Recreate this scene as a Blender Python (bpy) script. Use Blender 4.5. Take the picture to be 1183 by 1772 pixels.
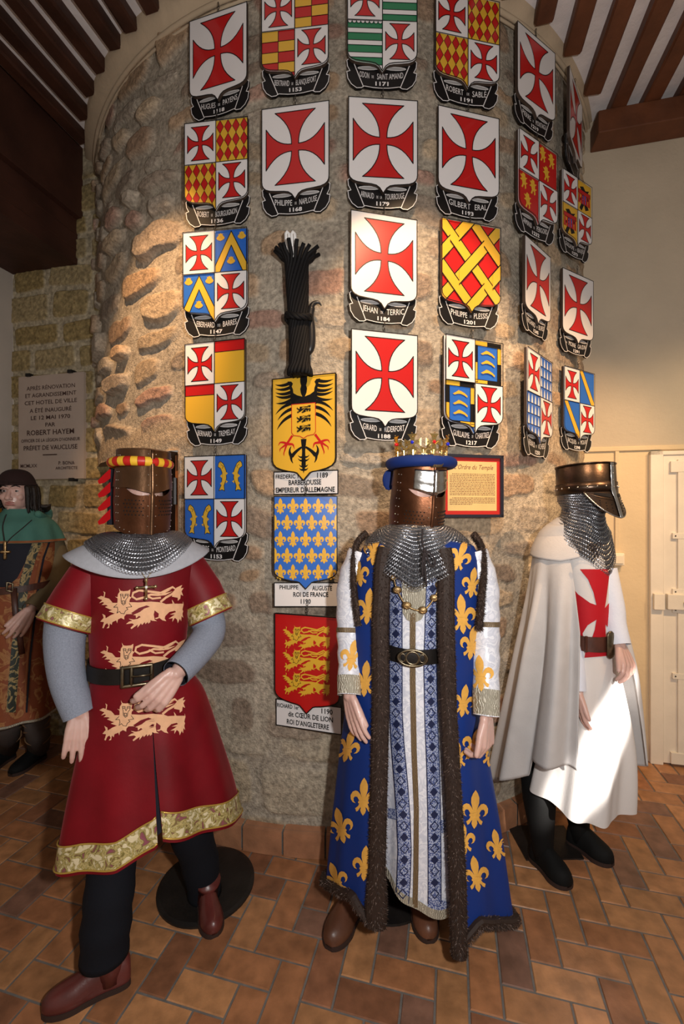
import bpy, bmesh, math, random
import numpy as np
from mathutils import Vector, Matrix
from mathutils.bvhtree import BVHTree
from mathutils.geometry import tessellate_polygon

for o in list(bpy.data.objects): bpy.data.objects.remove(o)
scene = bpy.context.scene
COL = scene.collection
R_ = math.radians

# ---------------------------------------------------------------- camera, world, light, exposure
FPX, EYE = 750.0, 1.6            # focal length in pixels of the 1183 x 1772 frame, eye height in metres
cam_data = bpy.data.cameras.new('camera'); cam = bpy.data.objects.new('camera', cam_data); COL.objects.link(cam)
cam.location = (0, 0, EYE); cam.rotation_euler = (R_(90), 0, 0)
cam_data.sensor_fit = 'VERTICAL'; cam_data.sensor_height = 36.0; cam_data.lens = FPX / 1772 * 36.0
cam_data.clip_start = 0.05
scene.camera = cam
scene.view_settings.view_transform = 'Standard'; scene.view_settings.look = 'None'
scene.view_settings.gamma = 1.0; scene.view_settings.exposure = 0.0
world = bpy.data.worlds.new('room_ambience'); scene.world = world; world.use_nodes = True
bg = world.node_tree.nodes['Background']; bg.inputs[0].default_value = (1.0, 0.86, 0.72, 1); bg.inputs[1].default_value = 0.27

def lamp(name, kind, loc, power, color, size=0.05, target=None, angle=45, blend=0.3, scale=None, roll=0.0):
    d = bpy.data.lights.new(name, kind); d.energy = power; d.color = color
    if kind in ('POINT', 'SPOT'): d.shadow_soft_size = size
    if kind == 'SPOT': d.spot_size = R_(angle); d.spot_blend = blend
    if kind == 'AREA': d.size = size
    o = bpy.data.objects.new(name, d); COL.objects.link(o); o.location = loc
    if target is not None:
        o.rotation_euler = ((Vector(target) - Vector(loc)).to_track_quat('-Z', 'Y').to_matrix() @ Matrix.Rotation(R_(roll), 3, 'Z')).to_euler()
    if scale: o.scale = scale
    return o
WARM = (1.0, 0.60, 0.30)
lamp('camera_flash', 'POINT', (0.30, -0.12, 1.78), 118, (1.0, 0.97, 0.94), 0.035)
lamp('ceiling_spot_left', 'SPOT', (-0.95, 0.95, 3.95), 330, WARM, 0.03, (-1.02, 2.35, 2.42), 36, 0.75)
lamp('ceiling_spot_centre', 'SPOT', (0.50, 0.72, 3.85), 270, (1.0, 0.66, 0.38), 0.03, (0.42, 2.05, 2.20), 42, 0.5)
lamp('ceiling_spot_right', 'SPOT', (2.0, 0.7, 3.8), 330, WARM, 0.03, (1.25, 2.45, 1.75), 46, 0.8)
lamp('wall_glow', 'SPOT', (2.6, 0.9, 3.3), 150, (1.0, 0.72, 0.40), 0.10, (1.95, 2.9, 1.15), 60, 0.9)
# daylight falling through the narrow window on the right
lamp('window_daylight', 'SPOT', (1.55, -1.6, 2.45), 3000, (1.0, 0.93, 0.86), 0.02, (1.09, 1.75, 0.66), 11.0, 0.55, (0.27, 1.0, 1.0), -30)

# ---------------------------------------------------------------- naming helpers
def tag(o, label=None, cat=None, group=None, kind=None):
    if label: o['label'] = label
    if cat: o['category'] = cat
    if group: o['group'] = group
    if kind: o['kind'] = kind
    return o
def thing(name, loc, label, cat, group=None):
    o = bpy.data.objects.new(name, None); COL.objects.link(o); o.location = loc; o.empty_display_size = 0.1
    bpy.context.view_layer.update()
    return tag(o, label, cat, group)
def parent_to(o, p):
    o.parent = p
    if p is not None: o.matrix_parent_inverse = Matrix.Translation(-p.location) if p.type == 'EMPTY' else Matrix.Identity(4)

# ---------------------------------------------------------------- materials
MATS = {}
def mat(name, col, rough=0.6, metal=0.0, var=0.0, vscale=8, bump=0.0, bscale=60, sheen=0.0, coat=0.0, spec=0.5, attr=None, bdist=0.01, sub=0.0):
    if name in MATS: return MATS[name]
    m = bpy.data.materials.new(name); m.use_nodes = True; MATS[name] = m
    nt = m.node_tree; N = nt.nodes; L = nt.links; b = N['Principled BSDF']
    b.inputs['Roughness'].default_value = rough; b.inputs['Metallic'].default_value = metal
    b.inputs['Specular IOR Level'].default_value = spec
    b.inputs['Sheen Weight'].default_value = sheen; b.inputs['Coat Weight'].default_value = coat
    if sheen: b.inputs['Sheen Roughness'].default_value = 0.35; b.inputs['Sheen Tint'].default_value = (*[min(1, c * 2 + .1) for c in col[:3]], 1)
    if sub: b.inputs['Subsurface Weight'].default_value = sub; b.inputs['Subsurface Scale'].default_value = 0.01
    tc = N.new('ShaderNodeTexCoord')
    src = None
    if attr:
        a = N.new('ShaderNodeAttribute'); a.attribute_name = attr; src = a.outputs['Color']
    else:
        b.inputs['Base Color'].default_value = (*col[:3], 1)
    if var > 0:
        n = N.new('ShaderNodeTexNoise'); n.inputs['Scale'].default_value = vscale; n.inputs['Detail'].default_value = 5; L.new(tc.outputs['Object'], n.inputs['Vector'])
        mr = N.new('ShaderNodeMapRange'); mr.inputs['From Min'].default_value = 0.3; mr.inputs['From Max'].default_value = 0.7
        mr.inputs['To Min'].default_value = 1 - var; mr.inputs['To Max'].default_value = 1 + var; L.new(n.outputs['Fac'], mr.inputs['Value'])
        mx = N.new('ShaderNodeVectorMath'); mx.operation = 'SCALE'
        if src: L.new(src, mx.inputs[0])
        else: mx.inputs[0].default_value = col[:3]
        L.new(mr.outputs['Result'], mx.inputs['Scale']); src = mx.outputs[0]
    if src: L.new(src, b.inputs['Base Color'])
    if bump > 0:
        n2 = N.new('ShaderNodeTexNoise'); n2.inputs['Scale'].default_value = bscale; n2.inputs['Detail'].default_value = 6; n2.inputs['Roughness'].default_value = 0.6
        L.new(tc.outputs['Object'], n2.inputs['Vector'])
        bp = N.new('ShaderNodeBump'); bp.inputs['Strength'].default_value = bump; bp.inputs['Distance'].default_value = bdist
        L.new(n2.outputs['Fac'], bp.inputs['Height']); L.new(bp.outputs[0], b.inputs['Normal'])
    return m

def ramp_mat(name, tex, scale, stops, rough=0.5, metal=0.0, bump=0.3, sheen=0, stretch=(1, 1, 1), interp='LINEAR', bdist=0.004):
    """material whose colour comes from a voronoi / noise / wave / magic pattern through a colour ramp"""
    if name in MATS: return MATS[name]
    m = bpy.data.materials.new(name); m.use_nodes = True; MATS[name] = m
    nt = m.node_tree; N = nt.nodes; L = nt.links; b = N['Principled BSDF']
    b.inputs['Roughness'].default_value = rough; b.inputs['Metallic'].default_value = metal; b.inputs['Sheen Weight'].default_value = sheen
    tc = N.new('ShaderNodeTexCoord'); mp = N.new('ShaderNodeMapping'); mp.inputs['Scale'].default_value = stretch
    L.new(tc.outputs['Object'], mp.inputs['Vector'])
    t = N.new({'voronoi': 'ShaderNodeTexVoronoi', 'noise': 'ShaderNodeTexNoise', 'wave': 'ShaderNodeTexWave', 'magic': 'ShaderNodeTexMagic'}[tex])
    t.inputs['Scale'].default_value = scale
    if tex == 'noise': t.inputs['Detail'].default_value = 4; t.inputs['Distortion'].default_value = 1.2
    if tex == 'wave': t.inputs['Distortion'].default_value = 9; t.inputs['Detail'].default_value = 2
    L.new(mp.outputs[0], t.inputs['Vector'])
    out = t.outputs['Distance'] if tex == 'voronoi' else t.outputs['Fac']
    cr = N.new('ShaderNodeValToRGB'); cr.color_ramp.interpolation = interp
    e = cr.color_ramp.elements
    while len(e) < len(stops): e.new(0.5)
    for k, (p, c) in enumerate(stops): e[k].position = p; e[k].color = (*c, 1)
    L.new(out, cr.inputs[0]); L.new(cr.outputs[0], b.inputs['Base Color'])
    if bump:
        bp = N.new('ShaderNodeBump'); bp.inputs['Strength'].default_value = bump; bp.inputs['Distance'].default_value = bdist
        L.new(out, bp.inputs['Height']); L.new(bp.outputs[0], b.inputs['Normal'])
    return m

# ---------------------------------------------------------------- mesh collecting
class MB:
    def __init__(s): s.v = []; s.f = []; s.m = []; s.mats = []; s.col = None
    def mi(s, m):
        if m not in s.mats: s.mats.append(m)
        return s.mats.index(m)
    def add(s, vs, fs, m):
        b = len(s.v); s.v.extend([tuple(v) for v in vs]); k = s.mi(m)
        for f in fs: s.f.append(tuple(b + i for i in f)); s.m.append(k)
    def box(s, c, sz, m, ax=None):
        ax = ax or (Vector((1, 0, 0)), Vector((0, 1, 0)), Vector((0, 0, 1))); c = Vector(c)
        vs = [c + ax[0] * (sz[0] / 2 * i) + ax[1] * (sz[1] / 2 * j) + ax[2] * (sz[2] / 2 * k) for i in (-1, 1) for j in (-1, 1) for k in (-1, 1)]
        s.add(vs, [(0, 1, 3, 2), (4, 6, 7, 5), (0, 4, 5, 1), (2, 3, 7, 6), (0, 2, 6, 4), (1, 5, 7, 3)], m)
    def grid(s, rows, m, closed=False, cap=False):
        n = len(rows[0]); vs = [p for r in rows for p in r]; fs = []
        for i in range(len(rows) - 1):
            for j in range(n if closed else n - 1):
                k = (j + 1) % n
                fs.append((i * n + j, i * n + k, (i + 1) * n + k, (i + 1) * n + j))
        if cap: fs.append(tuple(range(n - 1, -1, -1))); fs.append(tuple((len(rows) - 1) * n + j for j in range(n)))
        s.add(vs, fs, m)
    def tube(s, pts, radii, m, n=10, flat=1.0, flatdir=None, cap=True, round_end=False):
        pts = [Vector(p) for p in pts]
        if not hasattr(radii, '__len__'): radii = [radii] * len(pts)
        radii = list(radii)
        if round_end:
            d0 = (pts[0] - pts[1]).normalized(); d1 = (pts[-1] - pts[-2]).normalized(); a, b = radii[0], radii[-1]
            pre = [(pts[0] + d0 * a * math.sin(t), a * math.cos(t)) for t in (1.4, 1.05, 0.55)]
            post = [(pts[-1] + d1 * b * math.sin(t), b * math.cos(t)) for t in (0.55, 1.05, 1.4)]
            pts = [p for p, _ in pre] + pts + [p for p, _ in post]; radii = [r for _, r in pre] + radii + [r for _, r in post]
        rows = []; up = None
        for i, p in enumerate(pts):
            t = (pts[min(i + 1, len(pts) - 1)] - pts[max(i - 1, 0)])
            t = t.normalized() if t.length > 1e-9 else Vector((0, 0, 1))
            if flatdir is not None: up = Vector(flatdir); up = (up - t * up.dot(t)).normalized()
            elif up is None:
                up = Vector((0, 0, 1)) if abs(t.z) < 0.9 else Vector((0, -1, 0)); up = (up - t * up.dot(t)).normalized()
            else:
                up = up - t * up.dot(t); up = up.normalized() if up.length > 1e-6 else t.orthogonal().normalized()
            sd = t.cross(up); r = radii[i]
            rows.append([p + sd * (r * math.cos(2 * math.pi * k / n)) + up * (r * flat * math.sin(2 * math.pi * k / n)) for k in range(n)])
        s.grid(rows, m, closed=True, cap=cap)
    def ball(s, c, r, m, n=12, ax=None):
        c = Vector(c); r = r if hasattr(r, '__len__') else (r, r, r)
        ax = ax or (Vector((1, 0, 0)), Vector((0, 1, 0)), Vector((0, 0, 1))); rows = []
        for i in range(n // 2 + 1):
            a = math.pi * min(max(i / (n // 2), 0.004), 0.996)
            rows.append([c + ax[0] * (r[0] * math.sin(a) * math.cos(2 * math.pi * k / n)) + ax[1] * (r[1] * math.sin(a) * math.sin(2 * math.pi * k / n)) + ax[2] * (r[2] * math.cos(a)) for k in range(n)])
        s.grid(rows, m, closed=True, cap=True)
    def torus(s, c, R, r, m, n=24, k=8, ax=None, rz=None):
        ax = ax or (Vector((1, 0, 0)), Vector((0, 1, 0)), Vector((0, 0, 1))); rz = rz or r; c = Vector(c)
        Rx, Ry = R if hasattr(R, '__len__') else (R, R); rows = []
        for i in range(n + 1):
            a = 2 * math.pi * i / n
            rows.append([c + ax[0] * ((Rx + r * math.cos(2 * math.pi * j / k)) * math.cos(a)) + ax[1] * ((Ry + r * math.cos(2 * math.pi * j / k)) * math.sin(a)) + ax[2] * (rz * math.sin(2 * math.pi * j / k)) for j in range(k)])
        s.grid(rows, m, closed=True)
    def build(s, name, parent=None, smooth=False, solid=0, bevel=0, sub=0, remesh=0, kind=None, label=None):
        me = bpy.data.meshes.new(name); me.from_pydata(s.v, [], s.f)
        for m in s.mats: me.materials.append(MATS[m] if isinstance(m, str) else m)
        if len(s.mats) > 1: me.polygons.foreach_set('material_index', s.m)
        if smooth: me.polygons.foreach_set('use_smooth', [True] * len(me.polygons))
        me.update(); o = bpy.data.objects.new(name, me); COL.objects.link(o)
        if parent is not None: parent_to(o, parent)
        if remesh:
            r = o.modifiers.new('r', 'REMESH'); r.mode = 'VOXEL'; r.voxel_size = remesh; r.use_smooth_shade = True
            q = o.modifiers.new('s', 'SMOOTH'); q.factor = 0.5; q.iterations = 2
        if bevel: b = o.modifiers.new('b', 'BEVEL'); b.width = bevel; b.segments = 2; b.limit_method = 'ANGLE'
        if solid: q = o.modifiers.new('t', 'SOLIDIFY'); q.thickness = solid; q.offset = -1
        if sub: q = o.modifiers.new('u', 'SUBSURF'); q.levels = sub; q.render_levels = sub
        if kind: o['kind'] = kind
        if label: o['label'] = label
        return o

def lerp(a, b, t): return a + (b - a) * t
def smooth(t): t = min(max(t, 0), 1); return t * t * (3 - 2 * t)
def P(px, py, Y): return Vector(((px - 591.5) * Y / FPX, Y, EYE + (886 - py) * Y / FPX))
def proj(p): return 591.5 + p[0] / p[1] * FPX, 886 - (p[2] - EYE) / p[1] * FPX
def catmull(pts, n=6):
    pts = [np.array(p, float) for p in pts]; out = []
    for i in range(len(pts) - 1):
        p0 = pts[max(i - 1, 0)]; p1 = pts[i]; p2 = pts[i + 1]; p3 = pts[min(i + 2, len(pts) - 1)]
        for k in range(n):
            t = k / n; out.append(0.5 * ((2 * p1) + (-p0 + p2) * t + (2 * p0 - 5 * p1 + 4 * p2 - p3) * t * t + (-p0 + 3 * p1 - 3 * p2 + p3) * t ** 3))
    out.append(pts[-1]); return out

# lattice noise for stones and cloth
def vnoise(x, y, seed=0):
    rng = np.random.RandomState(seed); T = rng.rand(256, 256)
    xi = np.floor(x).astype(int); yi = np.floor(y).astype(int); fx = x - xi; fy = y - yi
    fx = fx * fx * (3 - 2 * fx); fy = fy * fy * (3 - 2 * fy)
    a = T[xi % 256, yi % 256]; b = T[(xi + 1) % 256, yi % 256]; c = T[xi % 256, (yi + 1) % 256]; d = T[(xi + 1) % 256, (yi + 1) % 256]
    return (a * (1 - fx) + b * fx) * (1 - fy) + (c * (1 - fx) + d * fx) * fy - 0.5
def fbm(x, y, seed=0, o=4):
    s = 0; a = 1
    for k in range(o): s = s + a * vnoise(x * 2 ** k, y * 2 ** k, seed + k); a *= 0.5
    return s

def stone_field(U, V, rng, hmin, hmax, wmin, wmax, mortar, warp, fit=(0.8, 0.98), power=4):
    """courses of stones: returns dome (0 mortar..1 stone), stone id, random value per stone"""
    Uw = U + warp * fbm(U * 5, V * 5, 11, 3) * 2; Vw = V + warp * fbm(U * 4 + 9, V * 4 + 3, 23, 3) * 2
    v0, v1 = Vw.min() - 0.3, Vw.max() + 0.3; ys = [v0]
    while ys[-1] < v1: ys.append(ys[-1] + rng.uniform(hmin, hmax))
    ys = np.array(ys); ci = np.clip(np.searchsorted(ys, Vw) - 1, 0, len(ys) - 2)
    dome = np.zeros_like(U); sid = np.zeros(U.shape, int); base = 0
    u0, u1 = Uw.min() - 0.5, Uw.max() + 0.5
    for c in range(len(ys) - 1):
        xs = [u0 - rng.uniform(0, 0.3)]
        while xs[-1] < u1: xs.append(xs[-1] + rng.uniform(wmin, wmax) * (0.6 + 0.4 * (ys[c + 1] - ys[c]) / hmax))
        xs = np.array(xs); k = len(xs); mk = ci == c
        if not mk.any(): base += k; continue
        uu = Uw[mk]; vv = Vw[mk]; si = np.clip(np.searchsorted(xs, uu) - 1, 0, k - 2)
        fx = rng.uniform(fit[0], fit[1], k); fy = rng.uniform(fit[0], fit[1], k); rot = rng.uniform(-0.12, 0.12, k); oy = rng.uniform(-0.1, 0.1, k)
        hx = (xs[si + 1] - xs[si]) / 2; hy = (ys[c + 1] - ys[c]) / 2
        dx = uu - (xs[si] + hx); dy = vv - (ys[c] + hy) - oy[si] * hy * (1 - fy[si]) * 4
        dx, dy = dx + rot[si] * dy, dy - rot[si] * dx * 0.6
        lx = np.abs(dx) / (hx * fx[si] - mortar / 2); ly = np.abs(dy) / (hy * fy[si] - mortar / 2)
        e = 1 - (lx ** power + ly ** power) ** (1 / power)
        dome[mk] = e * np.minimum(hx, hy); sid[mk] = base + si; base += k
    return dome, sid, rng.rand(base + 2), rng.rand(base + 2)

def np_mesh(name, X, Y, Z, colors, m, keep=None, kind='structure', smooth_=True):
    nv, nu = X.shape; co = np.stack([X, Y, Z], -1).reshape(-1, 3)
    i = np.arange(nv - 1)[:, None] * nu + np.arange(nu - 1)[None]
    f = np.stack([i, i + 1, i + nu + 1, i + nu], -1).reshape(-1, 4)
    if keep is not None: f = f[keep[:-1, :-1].reshape(-1)]
    me = bpy.data.meshes.new(name); me.vertices.add(len(co)); me.vertices.foreach_set('co', co.astype(np.float32).ravel())
    me.loops.add(len(f) * 4); me.loops.foreach_set('vertex_index', f.ravel().astype(np.int32)); me.polygons.add(len(f))
    me.polygons.foreach_set('loop_start', np.arange(0, len(f) * 4, 4, dtype=np.int32)); me.polygons.foreach_set('loop_total', np.full(len(f), 4, np.int32))
    me.update(calc_edges=True)
    if smooth_: me.polygons.foreach_set('use_smooth', [True] * len(f))
    if colors is not None:
        a = me.color_attributes.new('Col', 'FLOAT_COLOR', 'POINT'); c4 = np.concatenate([colors.reshape(-1, 3), np.ones((len(co), 1))], 1)
        a.data.foreach_set('color', c4.astype(np.float32).ravel())
    me.materials.append(MATS[m]); o = bpy.data.objects.new(name, me); COL.objects.link(o)
    if kind: o['kind'] = kind
    return o
# ================================================================ the room
CR, CD = 1.94, 3.98                                   # radius of the round stone pillar and distance of its axis
A13 = R_(13); Ud = Vector((math.cos(A13), -math.sin(A13), 0)); Vd = Vector((math.sin(A13), math.cos(A13), 0)); Zd = Vector((0, 0, 1))
def ST(s, t, z=0.0): return Ud * s + Vd * t + Zd * z
T_LEFT, T_RIGHT, S_LEFT, S_RIGHT, S_COL = 2.577, 3.153, -3.09, 3.4, -0.895

mat('stone', (0.5, 0.4, 0.3), 0.92, var=0.34, vscale=55, bump=1.0, bscale=110, attr='Col', spec=0.2, bdist=0.009)
mat('ashlar', (0.5, 0.4, 0.3), 0.95, var=0.30, vscale=45, bump=0.9, bscale=120, attr='Col', spec=0.15, bdist=0.006)
mat('plaster_cream', (0.66, 0.52, 0.33), 0.85, var=0.07, vscale=2.5, bump=0.25, bscale=35, spec=0.3)
mat('plaster_tan', (0.52, 0.44, 0.33), 0.9, var=0.06, vscale=3, bump=0.3, bscale=30, spec=0.3)
mat('plaster_collar', (0.50, 0.39, 0.27), 0.9, var=0.12, vscale=6, bump=0.4, bscale=20, spec=0.3)
mat('plaster_white', (0.74, 0.69, 0.68), 0.9, var=0.12, vscale=6, bump=0.4, bscale=18, spec=0.2)
mat('plaster_left', (0.50, 0.45, 0.40), 0.9, var=0.05, vscale=3, spec=0.2)
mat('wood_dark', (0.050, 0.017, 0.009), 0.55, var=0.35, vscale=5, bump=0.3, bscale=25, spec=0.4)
mat('wood_warm_lit', (0.115, 0.038, 0.015), 0.55, var=0.35, vscale=5, bump=0.3, bscale=25, spec=0.4)  # same dark timber, with the warm light at right painted into its colour
mat('wood_panel', (0.050, 0.018, 0.011), 0.6, var=0.3, vscale=4, bump=0.2, bscale=20, spec=0.3)
mat('wood_orange', (0.24, 0.085, 0.025), 0.5, var=0.3, vscale=9, bump=0.3, bscale=30)
mat('terracotta', (0.33, 0.13, 0.055), 0.42, var=0.28, vscale=16, bump=0.35, bscale=45, attr='Col', spec=0.45, bdist=0.004)
mat('grout', (0.15, 0.135, 0.12), 0.9, var=0.2, vscale=20, bump=0.3)
mat('white_paint', (0.80, 0.72, 0.60), 0.45, var=0.05, vscale=7, bump=0.12, bscale=30)
mat('cream_plastic', (0.78, 0.68, 0.52), 0.35)
mat('iron_black', (0.012, 0.011, 0.012), 0.45, metal=0.3)
mat('iron_dark', (0.05, 0.045, 0.04), 0.5, metal=0.7)

# ---- round pillar of rubble stone
rng = np.random.RandomState(5)
phi = np.radians(np.linspace(-72, 72, 660)); zz = np.linspace(-0.01, 4.13, 560)
PH, ZZ = np.meshgrid(phi, zz); U = PH * CR
dome, sid, r1, r2 = stone_field(U, ZZ, rng, 0.10, 0.235, 0.20, 0.52, 0.026, 0.026, (0.76, 0.99), 3.4)
dome2, sid2, q1, q2 = stone_field(U, ZZ, rng, 0.20, 0.30, 0.32, 0.62, 0.018, 0.012, (0.92, 0.99), 7)
front_low = (ZZ < 1.95 + 0.0 * U) & (U > -0.35)
hd = np.clip(dome / 0.020, 0, 1); hd = hd * hd * (3 - 2 * hd)
hd2 = np.clip(dome2 / 0.012, 0, 1); hd2 = hd2 * hd2 * (3 - 2 * hd2)
low_mix = 1 / (1 + np.exp(-(0.55 - ZZ + 0.10 * np.sin(U * 6)) * 18))           # dressed blocks at the foot
band = np.exp(-((ZZ - 1.99 + 0.02 * np.sin(U * 9)) / 0.085) ** 4)               # course of dressed stone above the doorway
prot = 0.012 + 0.034 / (1 + np.exp((U + 0.92) * 14)) * (ZZ > 1.9)
prot = prot * (0.35 + 0.9 * r1[sid])
H = hd * prot * (1 - low_mix) + low_mix * (hd2 * 0.008) + fbm(U * 4, ZZ * 4, 3, 4) * 0.010 + fbm(U * 30, ZZ * 30, 31, 3) * 0.0045 * (0.3 + hd)
H = H * (1 - band) + band * (0.012 + fbm(U * 60, ZZ * 60, 5, 2) * 0.003)
pal = np.array([(0.36, 0.25, 0.17), (0.42, 0.29, 0.185), (0.40, 0.25, 0.19), (0.33, 0.265, 0.205), (0.45, 0.345, 0.235), (0.29, 0.22, 0.165), (0.40, 0.34, 0.27)])
sc = pal[(r2[sid] * 6.999).astype(int)] * (0.85 + 0.3 * r1[sid])[..., None]
sc2 = np.array([(0.44, 0.36, 0.25), (0.40, 0.315, 0.215), (0.47, 0.40, 0.30)])[(q2[sid2] * 2.999).astype(int)]
mort = np.array((0.415, 0.36, 0.285)) * (1 + 0.18 * fbm(U * 7, ZZ * 7, 77, 3))[..., None]
c = mort * (1 - hd[..., None]) + sc * hd[..., None]
lm = (low_mix * 0.9)[..., None]; c = c * (1 - lm) + lm * (mort * (1 - hd2[..., None]) + sc2 * hd2[..., None])
c = c * (1 - band[..., None]) + band[..., None] * np.array((0.43, 0.34, 0.24))
c = c * (1 + 0.22 * fbm(U * 40, ZZ * 40, 41, 3))[..., None]
RR = CR + H
keep = ~((PH > R_(-66)) & (PH < R_(-25.5)) & (ZZ < 1.915))
np_mesh('wall_pillar', RR * np.sin(PH), CD - RR * np.cos(PH), ZZ, c, 'stone', keep)

def cyl(phi_deg, r, z): a = R_(phi_deg); return Vector((r * math.sin(a), CD - r * math.cos(a), z))
# smooth plaster collar and moulding ring at the top of the pillar
b = MB(); prof = [(1.945, -0.02), (1.985, 0.015), (2.03, 0.05), (2.035, 0.16)]
b.grid([[cyl(p, r, 4.10 + h + 0.03 * r * math.sin(R_(p))) for p in range(-80, 81, 2)] for r, h in prof], 'plaster_collar')
b.build('trim_1', smooth=True, kind='structure')
b = MB()
for rr, hh, tt in ((1.972, -0.012, 0.013), (1.962, -0.036, 0.007)):
    b.tube([cyl(p, rr, 4.10 + hh + 0.03 * rr * math.sin(R_(p))) for p in range(-80, 81, 2)], tt, 'plaster_collar', n=8)
b.build('trim_2', smooth=True, kind='structure')

# doorway cut into the pillar, at its left
b = MB()
for p0 in (-25.5, -66): b.grid([[cyl(p0, r, z) for z in (0, 1.0, 1.93)] for r in (1.95, 1.62)], 'ashlar_plain' if 'ashlar_plain' in MATS else mat('ashlar_plain', (0.30, 0.20, 0.12), 0.9, var=0.2, bump=0.5))
b.grid([[cyl(p, r, 1.915) for p in range(-66, -24, 3)] for r in (1.95, 1.62)], 'ashlar_plain')
b.build('trim_3', kind='structure')
dt = MB(); dt.grid([[cyl(p, 1.66, z) for p in range(-66, -24, 3)] for z in (0, 1.0, 1.915)], 'wood_panel'); door1 = dt.build('door_1', kind='structure')
f = MB()
for p0 in (-26.6,): f.grid([[cyl(p, 1.90, z) for p in (p0 - 1.1, p0, p0 + .9)] for z in (0, 1.90)], 'wood_orange'); f.grid([[cyl(p0 - 1.1, r, z) for r in (1.90, 1.66)] for z in (0, 1.9)], 'wood_orange')
f.build('door_frame', door1)
f = MB(); f.box(cyl(-28.2, 1.88, 1.70), (0.12, 0.03, 0.045), 'iron_black', (Vector((math.cos(R_(28)), -math.sin(R_(28)) * -1 * -1, 0)).normalized(), Vector((math.sin(R_(28)), math.cos(R_(28)), 0)), Zd))
f.tube([cyl(-27.6, 1.905, 1.64), cyl(-27.6, 1.905, 1.78)], 0.014, 'iron_black', n=8); f.build('door_hinge', door1)

# tile skirting round the foot of the pillar: curved tiles with grout
b = MB(); b.grid([[cyl(p, 1.975, z) for p in np.linspace(-25, 72, 60)] for z in (0, 0.118)], 'grout')
mat('tile_skirting', (0.36, 0.165, 0.085), 0.5, var=0.25, vscale=12, bump=0.2)
p = -25.2
while p < 70:
    q = p + 5.75; a0, a1 = p + 0.12, q - 0.12
    b.grid([[cyl(a, r, z) for a in (a0, (a0 + a1) / 2, a1)] for r, z in ((1.99, 0.002), (1.992, 0.115), (1.94, 0.122))], 'tile_skirting'); p = q
b.build('baseboard_pillar', kind='structure')

# ---- ashlar wall behind the left figures
rng = np.random.RandomState(8)
S = np.linspace(-3.09, -2.05, 230); Z1 = np.linspace(0, 4.2, 700); SS, ZA = np.meshgrid(S, Z1)
dome, sid, r1, r2 = stone_field(SS, ZA, rng, 0.155, 0.225, 0.26, 0.50, 0.030, 0.006, (0.95, 0.99), 9)
hd = np.clip(dome / 0.006, 0, 1); hd = hd * hd * (3 - 2 * hd); plas = 1 / (1 + np.exp(-(ZA - 3.98) * 60)); hd = hd * (1 - plas)
H = hd * 0.012 + fbm(SS * 40, ZA * 40, 4, 3) * 0.006 * hd + fbm(SS * 8, ZA * 8, 9, 3) * 0.006
sc = np.array([(0.33, 0.255, 0.125), (0.30, 0.225, 0.10), (0.36, 0.285, 0.155)])[(r2[sid] * 2.999).astype(int)]
c = np.array((0.43, 0.37, 0.26)) * (1 - hd[..., None]) + sc * hd[..., None]; c = c * (1 + 0.5 * fbm(SS * 50, ZA * 50, 6, 3))[..., None]
np_mesh('wall_left', SS * Ud.x + (T_LEFT - H) * Vd.x, SS * Ud.y + (T_LEFT - H) * Vd.y, ZA, c, 'ashlar')
b = MB(); b.grid([[ST(S_LEFT, t, z) for t in (-3.2, T_LEFT)] for z in (0, 4.2)], 'plaster_left'); b.build('wall_side', kind='structure')

# ---- right wall: cream below the picture rail, tan above
b = MB(); x0 = 0.55
b.grid([[ST(s, T_RIGHT, z) for s in (x0, 1.29)] for z in (0, 2.0)], 'plaster_cream')
b.grid([[ST(s, T_RIGHT, z) for s in (1.29, S_RIGHT)] for z in (1.98, 2.0)], 'plaster_cream')
b.grid([[ST(s, T_RIGHT, z) for s in (2.2, S_RIGHT)] for z in (0, 1.98)], 'plaster_cream')
b.grid([[ST(s, T_RIGHT, z) for s in (x0, S_RIGHT)] for z in (2.0, 4.2)], 'plaster_tan')
b.build('wall_right', kind='structure')
def stbox(b, s0, s1, t0, t1, z0, z1, m): b.box(ST((s0 + s1) / 2, (t0 + t1) / 2, (z0 + z1) / 2), (s1 - s0, t1 - t0, z1 - z0), m, (Ud, Vd, Zd))
b = MB(); stbox(b, 0.9, S_RIGHT, T_RIGHT - 0.014, T_RIGHT, 1.995, 2.025, 'plaster_cream'); b.build('trim_4', kind='structure', bevel=0.004)
b = MB(); stbox(b, 0.8, 1.275, T_RIGHT - 0.016, T_RIGHT, 0.0, 0.115, 'tile_skirting'); b.build('baseboard_right', kind='structure', bevel=0.003)
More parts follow.
